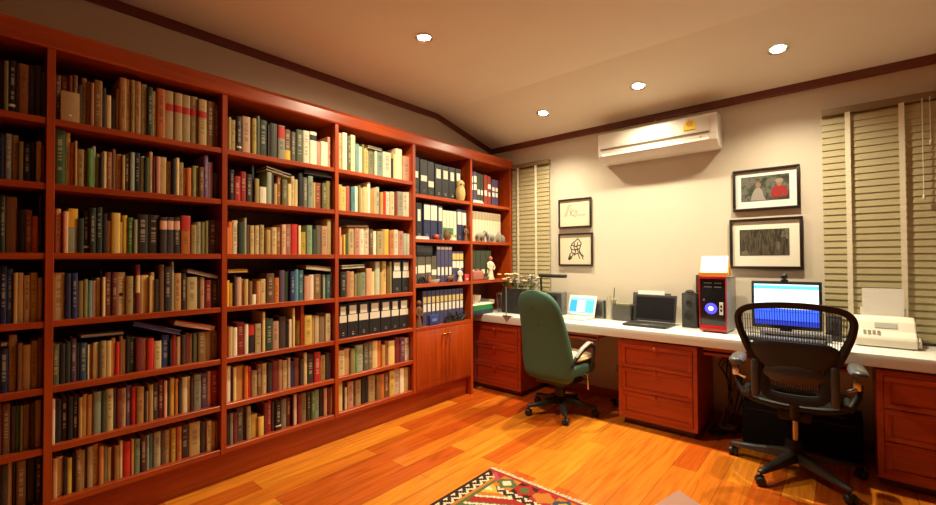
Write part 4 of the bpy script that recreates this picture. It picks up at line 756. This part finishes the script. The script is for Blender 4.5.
for s_ in (-1, 1):
    m = MB(); M = Matrix.Translation((s_ * .185, -.265, 0)); m.box(-.021, .021, -.035, .03, .515, .745, .016, M=M, seg=3); m.build('arm_yoke', mat('yoke_dark', (.05, .045, .04), .45), o)
    m = MB(); m.tube([(s_ * .2, -.26, .53), (s_ * .25, -.2, .50), (s_ * .29, -.14, .56), (s_ * .295, -.13, .63)], [.022, .02, .018, .018], 10); m.build('arm_support', bk, o)
    m = MB(); m.box(s_ * .29 - .028, s_ * .29 + .012, -.17, -.135, .60, .678, .008, seg=2); m.tube([(s_ * .28, -.17, .61), (s_ * .24, -.20, .60)], .008, 8); m.build('arm_bracket', chrome, o, 'bright metal bracket')
    m = MB(); lp = []
    for yy, w, h in ((-.235, .018, .012), (-.225, .036, .022), (-.17, .045, .026), (-.05, .044, .025), (.03, .036, .022), (.045, .018, .012)): lp.append([(s_ * .291 + w * math.cos(2 * PI * q / 12), yy, .70 + h * math.sin(2 * PI * q / 12)) for q in range(12)])
    m.loft(lp); m.build('arm_pad', armgrey, o, 'grey rounded arm pad')
# --- green upholstered chair
gf = mat('green_upholstery', (.055, .135, .09), .8, noise=.12, nscale=25)
o = thing('upholstered_office_chair', 'high-backed green fabric office chair on a black five-star base', 'chair', (-1.91, 3.43, 0), R(-6))
star_base(o, .30, 25, black_pl, .12)
m = MB(); m.lathe([(.035, .10), (.05, .20), (.04, .225), (.04, .28)], 18); m.build('gas_column', black_pl, o)
m = MB(); m.box(-.15, .15, -.16, .14, .27, .354, .02); m.tube([(.1, .05, .33), (.26, .05, .32)], .007, 6); m.build('seat_plate', black_pl, o)
def se(n, a, b, e): return sq(n, a, b, e)
m = MB(); lp = []
for z, k_ in ((.355, .86), (.365, .95), (.40, 1.), (.435, .98), (.457, .90), (.465, .7), (.467, .05)): lp.append([(x * k_, y * k_ + .03, z + .012 * (y / .24) ** 2) for x, y in se(36, .245, .245, 4)])
m.loft(lp); m.build('seat', gf, o)
m = MB(); lp = []
for i in range(27):
    v = i / 26; z = .318 + v * .772
    yc = -.215 + .05 * v - .15 * v * v if True else 0
    yc = -.19 - .175 * v + .035 * math.sin(v * PI)
    w = .25 + .012 * math.sin(min(1, v / .5) * PI / 2) - .07 * max(0, (v - .25) / .75)
    th = .058
    if v > .80: q = (v - .80) / .20; sc_ = math.sqrt(max(.003, 1 - q * q)); w *= (.30 + .70 * sc_) if q < .999 else .3; th *= .25 + .75 * sc_
    if v < .10: q = 1 - v / .10; sc_ = math.sqrt(max(.003, 1 - q * q)); w *= .80 + .20 * sc_; th *= .25 + .75 * sc_
    lp.append([(x, yc + y - .03 * (x / .25) ** 2 * -1 * .8, z) for x, y in se(32, w, th, 2.7)])
m.loft(lp); m.build('backrest', gf, o)
for zz_, xx in ((.945, .01), (.80, .035)): m = MB(); m.lathe([(.011, 0), (.009, .004), (.001, .005)], 12, M=Matrix.Translation((xx - .02, -.19 - .175 * ((zz_ - .335) / .755) + .035 * math.sin((zz_ - .335) / .755 * PI) - .0565, zz_)) @ Matrix.Rotation(PI / 2, 4, 'X')); m.build('button', mat('button_dark_green', (.02, .04, .03), .6), o)
for s_ in (-1, 1):
    m = MB(); m.tube([(s_ * .245, -.20, .46), (s_ * .265, -.17, .52), (s_ * .283, -.09, .595), (s_ * .288, .0, .63), (s_ * .284, .075, .61), (s_ * .272, .105, .55), (s_ * .255, .10, .44), (s_ * .2, .07, .345)], [.014, .016, .02, .021, .019, .016, .014, .014], 10); m.build('armrest', black_pl, o)
    m = MB(); m.tube([(s_ * .268, -.16, .545), (s_ * .284, -.09, .612), (s_ * .289, .0, .648), (s_ * .286, .055, .638)], [.016, .021, .022, .014], 10, flat=.6); m.build('arm_pad', mat('arm_pad_pale', (.36, .35, .33), .4), o, 'pale grey arm pad')
m = MB(); m.tube([(.235, .02, .375), (.262, .03, .37), (.262, .03, .25)], .008, 8); m.build('height_lever', chrome, o)
def floral(name):
    m, nt, b, N, L = nodes(name); tc = N('ShaderNodeTexCoord'); v = N('ShaderNodeTexVoronoi'); v.inputs['Scale'].default_value = 11.; L(tc.outputs['Object'], v.inputs['Vector'])
    r = N('ShaderNodeValToRGB'); e = r.color_ramp.elements; e[0].position = .0; e[0].color = lin((.62, .16, .06)); e[1].position = .30; e[1].color = lin((.72, .40, .14)); q = e.new(.42); q.color = lin((.84, .76, .58)); q = e.new(.9); q.color = lin((.70, .62, .40))
    L(v.outputs['Distance'], r.inputs[0]); L(r.outputs[0], b.inputs['Base Color']); b.inputs['Roughness'].default_value = .85; return m
cu = thing('seat_cushion', 'cream cushion with orange flowers lying on the green chair seat', 'cushion', (-1.91, 3.43, .470), R(-6))
m = MB(); lp = []
for z, k_ in ((0, .8), (.008, .95), (.025, 1.), (.045, .95), (.058, .75), (.064, .4), (.065, .03)): lp.append([(x * k_ + .012, y * k_ + .045, z + .004) for x, y in se(32, .222, .20, 3.4)])
m.loft(lp); m.build('cover', floral('floral_cloth'), cu); m = MB(); m.tube([(x + .012, y + .045, .029) for x, y in se(32, .224, .202, 3.4)], .005, 6, closed=True); m.build('piping', mat('cushion_piping', (.7, .55, .3), .8), cu)
# ------------------------------------------------------------------ air conditioner
AX0, AX1 = -1.742, -.748
o = thing('air_conditioner', 'white wall-mounted air conditioner just below the ceiling trim', 'air conditioner', ((AX0 + AX1) / 2, WY - .001, 0)); hw = (AX1 - AX0) / 2; acm = mat('ac_white', (.80, .76, .68), .35)
m = MB(); m.prism([(0, 2.525), (-.19, 2.515), (-.2, 2.50), (-.2, 2.365), (-.185, 2.30), (-.13, 2.25), (0, 2.25)], -hw, hw, 0); b_ = m.build('housing', acm, o); md = b_.modifiers.new('bev', 'BEVEL'); md.width = .01; md.segments = 3; md.limit_method = 'ANGLE'
m = MB(); m.box(-hw + .03, hw - .055, -.208, -.2, 2.372, 2.488, .003); m.build('front_panel', acm, o)
m = MB(); m.box(-hw + .03, hw - .055, -.2045, -.2, 2.362, 2.370); m.build('groove', mat('ac_groove', (.16, .11, .07), .6), o)
m = MB(); m.box(-hw + .04, hw - .06, -.006, .0, -.024, .024, .003, M=Matrix.Translation((0, -.186, 2.323)) @ Matrix.Rotation(R(-23), 4, 'X')); m.build('air_flap', acm, o)
m = MB(); m.box(-hw + .05, hw - .06, -.12, -.08, 2.2515, 2.2605, M=Matrix.Identity(4)); m.build('outlet_slot', mat('ac_slot', (.22, .17, .11), .6), o)
for i in range(2): m = MB(); m.lathe([(.006, 0), (.006, .002)], 10, M=Matrix.Translation((hw - .12 + i * .06, -.193, 2.335 + .012 * i)) @ Matrix.Rotation(PI / 2, 4, 'X')); m.build('indicator', mat('indicator_grey', (.25, .2, .15), .4), o)
ys = mat('yellow_label', (.80, .55, .04), .5)
m = MB(); m.box(hw - .245, hw - .15, -.2092, -.208, 2.393, 2.452); m.prism([(hw - .1975 + .036 * math.cos(q * PI / 12), 2.452 + .036 * math.sin(q * PI / 12)) for q in range(13)], -.2092, -.208, 1); st = m.build('energy_label', ys, o, 'yellow energy label')
m = MB(); m.tube([(hw - .1975 + .017 * math.cos(q * PI / 9), -.2095, 2.452 + .017 * math.sin(q * PI / 9)) for q in range(18)], .0028, 6, closed=True); m.ball((hw - .1975, -.2094, 2.452), .006, 8, sc=(1, .2, 1)); m.build('emblem', mat('label_orange', (.62, .16, .03), .5), st, 'orange round emblem')
m = MB(); m.box(hw - .24, hw - .155, -.2098, -.2092, 2.397, 2.405); m.build('label_line', mat('label_brown', (.2, .11, .03), .5), st)
m = MB(); m.tube([(-.03, -.03, 2.525), (-.03, -.035, 2.57), (-.03, -.008, 2.62)], .004, 6); m.build('cable', acm, o)
# ------------------------------------------------------------------ venetian blinds
def blind(x0, x1, z0, z1, tapes, label, cords):
    yb = WY - .035; o = thing('venetian_blind', label, 'blind', ((x0 + x1) / 2, yb, z0), 0); w = (x1 - x0) / 2; H_ = z1 - z0; n = int(round(H_ / .0465)); p = H_ / n
    m = MB(); m.box(-w, w, -.028, .03, H_ - .01, H_ + .035, .003); m.build('head_rail', mat('head_rail_brown', (.24, .16, .07), .5), o)
    m = MB(); m.box(-w, w, -.012, .012, .0, .02, .003); m.build('bottom_rail', blind_m, o)
    m = MB()
    for i in range(1, n):
        M = Matrix.Translation((0, 0, i * p)) @ Matrix.Rotation(R(83), 4, 'X'); m.box(-w, w, -.0250, .0250, -.0013, .0013, M=M)
    m.build('slats', blind_m, o)
    for tx in tapes: m = MB(); m.box(tx - (x0 + x1) / 2 - .014, tx - (x0 + x1) / 2 + .014, -.0275, -.0262, .0, H_); m.build('ladder_tape', tape_m, o)
    for tx, zl in cords: m = MB(); m.tube([(tx - (x0 + x1) / 2, -.031, H_), (tx - (x0 + x1) / 2, -.031, zl)], .0022, 6); m.lathe([(.002, 0), (.007, .01), (.006, .03), (.002, .035)], 10, M=Matrix.Translation((tx - (x0 + x1) / 2, -.031, zl - .035))); m.build('pull_cord', tape_m, o)
blind(-2.845, -2.36, .80, 2.375, (-2.745, -2.515), 'khaki slatted blind on the back wall right beside the bookcase', ())
blind(-.112, .62, .80, 2.375, (.028, .295, .56), 'khaki slatted blind on back wall behind the fax machine', ((.39, .95), (.425, 1.3)))
# ------------------------------------------------------------------ framed pictures
def frame(label, x0, x1, z0, z1, fw, mm, art_m, artrect, dep=.024):
    o = thing('framed_picture', label, 'picture', ((x0 + x1) / 2, WY - .0005, (z0 + z1) / 2), 0, None); w, h = (x1 - x0) / 2, (z1 - z0) / 2
    m = MB(); m.box(-w, w, -dep, 0, h - fw, h, .003); m.box(-w, w, -dep, 0, -h, -h + fw, .003); m.box(-w, -w + fw, -dep, 0, -h + fw, h - fw, .003); m.box(w - fw, w, -dep, 0, -h + fw, h - fw, .003); m.build('frame', black_frame, o)
    m = MB(); m.box(-w + fw, w - fw, -.010, 0, -h + fw, h - fw); m.build('mat_board', mm, o)
    a = None
    if artrect:
        X0, X1, Z0, Z1 = artrect; m = MB(); m.box(X0, X1, -.0112, -.010, Z0, Z1); a = m.build('artwork', art_m, o)
    return o, a
def strokes(o, lines, w, name='ink_drawing', y=-.0108):
    m = MB(); ink = mat('ink', (.03, .025, .02), .8)
    for L_ in lines:
        for p, q in zip(L_, L_[1:]):
            d = Vector((q[0] - p[0], q[1] - p[1])); 
            if d.length < 1e-5: continue
            n_ = Vector((-d.y, d.x)).normalized() * w / 2; e = d.normalized() * w * .3
            m.add([(p[0] + s1 * n_.x + s2 * e.x * 1, yy, p[1] + s1 * n_.y) for yy in (y, y + .0006) for s1, s2 in ((-1, 0), (1, 0))] + [(q[0] + s1 * n_.x + e.x, yy, q[1] + s1 * n_.y + e.y) for yy in (y, y + .0006) for s1 in (-1, 1)], [(0, 1, 5, 4), (2, 3, 7, 6), (0, 4, 6, 2), (1, 5, 7, 3), (0, 2, 3, 1), (4, 5, 7, 6)])
    return m.build(name, ink, o)
pap1 = mat('sketch_paper', (.72, .64, .47), .85)
o, _ = frame('black framed pale line sketch, upper of the two small pictures beside the blind', -2.265, -1.90, 1.668, 1.968, .017, pap1, None, None)
S = lambda pts, cx, cz, k=.0031: [((x - cx) * k, (cz - y) * k) for x, y in pts]
strokes(o, [S(l, 309, 232) for l in ([(272, 243), (280, 222), (286, 207), (292, 203), (296, 208), (295, 222), (299, 238), (308, 243), (316, 240)], [(288, 210), (284, 226), (279, 240)], [(300, 220), (308, 226), (315, 224), (320, 240)], [(322, 243), (328, 238), (336, 241), (346, 239)], [(290, 225), (296, 228), (292, 241)], [(312, 230), (306, 240)])], .0042)
o, _ = frame('black framed dense ink sketch, lower of the two small pictures beside the blind', -2.268, -1.888, 1.277, 1.613, .017, pap1, None, None)
strokes(o, [S(l, 313, 360) for l in ([(287, 393), (292, 378), (300, 368), (296, 352), (301, 340), (312, 333), (322, 324), (328, 332), (334, 340), (330, 352), (326, 362), (332, 374), (342, 383)], [(300, 345), (314, 350), (330, 346)], [(298, 358), (310, 362), (324, 358)], [(302, 370), (312, 376), (322, 372), (328, 390)], [(310, 338), (308, 352), (314, 366), (308, 380)], [(288, 390), (300, 384), (306, 372)], [(322, 336), (318, 350), (322, 366), (334, 378), (340, 392)], [(296, 380), (290, 394), (300, 388)])], .0095)
def photo_mat(name, stops, scale, st):
    m, nt, b, N, L = nodes(name); tc = N('ShaderNodeTexCoord'); mp = N('ShaderNodeMapping'); mp.inputs['Scale'].default_value = st; n = N('ShaderNodeTexNoise'); n.inputs['Scale'].default_value = scale; n.inputs['Detail'].default_value = 5.; n.inputs['Distortion'].default_value = .4
    r = N('ShaderNodeValToRGB'); e = r.color_ramp.elements
    while len(e) < len(stops): e.new(.5)
    for q, (p_, c) in zip(e, stops): q.position = p_; q.color = lin(c)
    L(tc.outputs['Object'], mp.inputs[0]); L(mp.outputs[0], n.inputs['Vector']); L(n.outputs['Fac'], r.inputs[0]); L(r.outputs[0], b.inputs['Base Color']); b.inputs['Roughness'].default_value = .6; return m
ph1 = photo_mat('garden_photo', ((.3, (.012, .014, .011)), (.45, (.05, .06, .035)), (.55, (.14, .13, .11)), (.66, (.04, .065, .02))), 18, (1, 1, 1))
o, a = frame('black framed colour photograph of two people, one wearing red, above the monitor', -.678, -.243, 1.723, 2.052, .02, mat('white_mat_board', (.80, .79, .76), .8), ph1, (-.16, .153, -.09, .105))
def blob(pts, name, m_, y=-.0118): m = MB(); m.prism(pts, y, y + .0006, 1); return m.build(name, m_, a)
def ell(cx, cz, rx, rz, n=16): return [(cx + rx * math.cos(2 * PI * i / n), cz + rz * math.sin(2 * PI * i / n)) for i in range(n)]
blob([(-.095, -.085), (-.088, -.04), (-.07, .0), (-.058, .012), (-.035, .015), (-.018, -.01), (-.012, -.045), (.006, -.088), (-.03, -.086)], 'pale_figure', mat('figure_white', (.30, .27, .25), .7)); blob(ell(-.045, .035, .018, .022), 'face', mat('skin_tone', (.28, .15, .10), .7), -.0122)
blob([(.04, -.07), (.038, -.03), (.05, .005), (.07, .02), (.10, .022), (.125, .01), (.142, -.02), (.14, -.062), (.12, -.07), (.115, -.04), (.108, -.072)], 'red_jacket', mat('jacket_red', (.30, .012, .012), .7)); blob(ell(.09, .035, .018, .022), 'face', mat('skin_tone', (.28, .15, .10), .7), -.0122); blob(ell(.09, .058, .026, .016), 'hat', mat('hat_cream', (.32, .24, .15), .7), -.0126)
ph2 = photo_mat('trunk_photo', ((.30, (.008, .006, .004)), (.46, (.03, .024, .013)), (.58, (.10, .08, .048)), (.72, (.012, .009, .006))), 1., (75, 1, 9))
o, a = frame('black framed dark sepia photograph of a broad tree trunk, above the monitor', -.705, -.23, 1.264, 1.661, .021, mat_board, ph2, (-.168, .155, -.094, .112))
pale = mat('trunk_pale', (.14, .12, .08), .8); blob(ell(.085, -.02, .012, .034), 'pale_figure', pale); blob([(.10, .05), (.15, .03), (.15, .105), (.12, .105)], 'leaves', photo_mat('leaf_photo', ((.4, (.03, .025, .015)), (.55, (.2, .18, .12)), (.7, (.06, .05, .03))), 60, (1, 1, 1))); blob([(-.165, -.092), (-.10, -.092), (-.12, -.05), (-.15, -.06)], 'roots', pale)
# ------------------------------------------------------------------ rug
KC = [(.70, .60, .40), (.045, .02, .018), (.36, .03, .022), (.50, .17, .03), (.10, .13, .045), (.62, .38, .05), (.42, .07, .10), (.05, .07, .09)]
rmats = [mat('kilim_wool_%s' % n, c, .95, noise=.14, nscale=150, spec=.1) for n, c in zip(('cream', 'black', 'red', 'rust', 'green', 'gold', 'rose', 'slate'), KC)]
rx0, rx1, ry0, ry1, q = -1.735, -.615, .32, 2.21, .0105
nx, ny = int(round((rx1 - rx0) / q)), int(round((ry1 - ry0) / q))
def kilim(i, j):                       # i from the nearer long edge, j from the end border
    e = min(i, nx - 1 - i); f_ = min(j, ny - 1 - j); edge = min(e, f_)
    t = j if e < f_ else i
    if edge < 2: return 1 if e < f_ else 2
    if e <= f_ and edge < 8:          # running chain of small cream hooks on dark
        ph = t % 6; return 0 if (edge - 2 + (ph if ph < 3 else 6 - ph)) % 5 < 2 else 1
    if e > f_ and edge < 14:          # end border: coloured hexagons
        k_, ph = divmod(i, 12); d = abs(ph - 5.5) * .8 + abs(edge - 7.5)
        if d < 3.2: return (5, 0, 4, 3)[k_ % 4]
        if d < 6.2: return (6, 4, 2, 3, 7)[k_ % 5]
        return (2, 3, 1)[k_ % 3]
    if edge < 19 and e > f_:
        ph = i % 6; return 0 if (edge + (ph if ph < 3 else 6 - ph)) % 5 < 2 else 1
    if e < 12: return 3 if e < 10 else 4
    a = (i - nx / 2 + .5); c = (j - 19) % 44 - 21.5; d = abs(a) * .62 + abs(c)
    if 19 < d < 22: return 0
    if 15 < d <= 19: return 2
    if 13 < d <= 15: return 0
    if d <= 13: return (6, 3, 2)[int(d / 4.4) % 3] if (i // 3 + j // 3) % 3 else 5
    if int(d) % 9 < 2: return 0
    return (4, 2, 3, 5)[int(d / 6 + (a > 0)) % 4]
o = thing('kilim_rug', 'patterned red and cream kilim rug with white fringe on the wooden floor', 'rug', (0, 0, 0))
m = MB()
for j in range(ny):
    for i in range(nx):
        x, y = rx0 + i * q, ry1 - j * q
        m.add([(x, y, .007), (x + q, y, .007), (x + q, y - q, .007), (x, y - q, .007)], [(0, 3, 2, 1)], kilim(i, j))
x1_, y0_ = rx0 + nx * q, ry1 - ny * q
m.add([(rx0, ry1, .007), (x1_, ry1, .007), (x1_, y0_, .007), (rx0, y0_, .007), (rx0, ry1, .0005), (x1_, ry1, .0005), (x1_, y0_, .0005), (rx0, y0_, .0005)], [(0, 1, 5, 4), (1, 2, 6, 5), (2, 3, 7, 6), (3, 0, 4, 7), (4, 5, 6, 7)], 1)
m.build('weave', rmats, o)
m = MB(); rr = random.Random(8)
for yy, dr in ((ry1, 1), (y0_, -1)):
    m = MB()
    for i in range(int((x1_ - rx0) / .009)):
        x = rx0 + i * .009; m.tube([(x, yy, .0045), (x + rr.uniform(-.004, .004), yy + dr * .012, .0045), (x + rr.uniform(-.009, .009), yy + dr * rr.uniform(.02, .034), .0032)], .0032, 5)
    m.build('fringe', mat('fringe_cream', (.75, .66, .48), .9), o)
# light on the floor built as a thin pale sheet; its far corner shows
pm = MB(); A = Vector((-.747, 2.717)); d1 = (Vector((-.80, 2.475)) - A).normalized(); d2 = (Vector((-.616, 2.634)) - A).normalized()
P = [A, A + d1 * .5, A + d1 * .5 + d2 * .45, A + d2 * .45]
pm.prism([(p.x, p.y) for p in P], .0005, .004, 2); po = pm.build('floor_tint', mat('pale_pink_light', (.40, .21, .16), .4)); tag(po, 'pale pinkish light patch laid as a thin sheet in front of the black chair', 'light patch')
# ------------------------------------------------------------------ under the desk
rc = random.Random(4)
m = MB()
for i in range(7):
    x, y = -.72 + rc.uniform(-.05, .05), 3.80 + rc.uniform(-.06, .08); r_ = rc.uniform(.035, .075); P = []
    for k_ in range(26): a = k_ * .62 + i; P.append((x + r_ * (1 + .2 * math.sin(3 * a)) * math.cos(a), y + r_ * .8 * math.sin(a), .008 + i * .011 + .004 * math.sin(k_)))
    P += [(x + .06, 3.97, .16 + .05 * i), (x + .04 - .02 * i, 4.03, .40 + .02 * i), (x + .03, 4.05, .60)]
    m.tube(P, .0055, 6, mi=0 if i % 3 else 1)
o = m.build('cables', [black_pl, mat('grey_cable', (.16, .15, .14), .5)]); tag(o, 'tangled cables heaped on the floor under the worktop beside middle cabinet', 'cables', None, 'stuff')
o = thing('power_strip', 'pale power strip on the back wall under the worktop behind green chair', 'power strip', (-1.56, WY - .0005, .30)); MB().box(-.10, .10, -.035, 0, -.03, .03, .005).build('body', mat('strip_beige', (.42, .38, .26), .5), o)
for i in range(3): MB().box(-.08 + i * .055, -.045 + i * .055, -.037, -.035, -.017, .017, .001, seg=1).build('socket', grey_pl, o)
o = thing('cable', 'black cable bundle on the floor under the worktop behind green chair', 'cable', (-1.56, 3.92, 0)); m = MB()
P = []
for k_ in range(40): a = k_ * .6; P.append(((.06 + .02 * math.sin(k_)) * math.cos(a) * 1.3, (.05) * math.sin(a), .009 + .0012 * k_))
P += [(.02, .10, .15), (0, .115, .27)]; m.tube(P, .006, 6); m.build('lead', black_pl, o)
o = thing('shade_block', 'dark block added for the shade under worktop behind black chair', 'box', (-.255, 3.86, 0)); m = MB(); m.box(-.33, .33, -.12, .14, .0, .30, .008); m.build('body', mat('matt_black_shade', (.010, .009, .008), .8, spec=.1), o); MB().box(-.30, .30, -.123, -.12, .25, .262).build('seam', soft_black, o)  # black block added to stand in for deep shade below the worktop
# ------------------------------------------------------------------ downlights
def downlight(x, y, label, tilt, z, power, spot=R(140)):
    o = thing('downlight', label, 'light', (x, y, z), 0, None); o.rotation_euler = (tilt, 0, 0)
    m = MB(); m.lathe([(.058, 0), (.062, -.004), (.05, -.008), (.043, -.004), (.040, .0)], 28); m.build('trim_ring', chrome, o)
    m = MB(); m.lathe([(.040, -.0015), (.030, -.004), (.002, -.006)], 24); m.build('bulb', mat('lit_bulb', (1, .95, .85), .3, emit=(1., .86, .62), estr=90.), o)
    L_ = bpy.data.lights.new('downlight_lamp', 'SPOT'); L_.energy = power; L_.color = LCOL; L_.spot_size = spot; L_.spot_blend = 1.; L_.shadow_soft_size = .028
    lo = bpy.data.objects.new('downlight_lamp', L_); C.objects.link(lo); lo.location = (0, 0, -.016); lo.parent = o
    return o
LCOL = (1., .87, .60)
tl = -math.atan(sl)
def zs(y): return CZ - sl * (y - KY) if y > KY else CZ
PW = 172
downlight(-2.13, 2.01, 'brightest round downlight, set in the flat ceiling near the bookcase', 0, CZ - .0005, 150, R(170))
for x, y_, lab in ((-2.173, 3.614, 'round downlight in the sloping ceiling above the left blind and small sketches'), (-1.257, 3.581, 'round downlight in the sloping ceiling above the air conditioner'), (-.32, 3.578, 'round downlight in the sloping ceiling above the two framed photographs')):
    downlight(x, y_, lab, tl, zs(y_) - .0005, PW)
for x in (-1.2, -.3)[:0 if FR <= 0 else 2]: downlight(x, 2.01, f'round downlight in the flat ceiling over the floor, {"nearer" if x < -1 else "farther"} from the bookcase', 0, CZ - .0005, PW * FR)
# ------------------------------------------------------------------ world, camera, view
w = bpy.data.worlds.new('world'); bpy.context.scene.world = w; w.use_nodes = True; w.node_tree.nodes['Background'].inputs[0].default_value = (.9, .8, .7, 1); w.node_tree.nodes['Background'].inputs[1].default_value = .0
cam = bpy.data.cameras.new('camera'); co = bpy.data.objects.new('camera', cam); C.objects.link(co); bpy.context.scene.camera = co
yaw, pit, rol, f = .715054432, .0156361161, -.00479347405, 433.542212
F = Vector((-math.sin(yaw), math.cos(yaw), 0)); Rr = Vector((math.cos(yaw), math.sin(yaw), 0)); U = Vector((0, 0, 1))
F2 = F * math.cos(pit) + U * math.sin(pit); U2 = -F * math.sin(pit) + U * math.cos(pit)
R3 = Rr * math.cos(rol) + U2 * math.sin(rol); U3 = -Rr * math.sin(rol) + U2 * math.cos(rol)
M = Matrix((R3, U3, -F2)).transposed().to_4x4(); M.translation = Vector((0, 0, 1.35)); co.matrix_world = M
cam.sensor_width = 36; cam.lens = f / 936 * 36; cam.clip_start = .05
vs = bpy.context.scene.view_settings; vs.view_transform = 'Standard'; vs.look = 'None'; vs.gamma = 1.; vs.exposure = EXPO; vs.use_curve_mapping = False
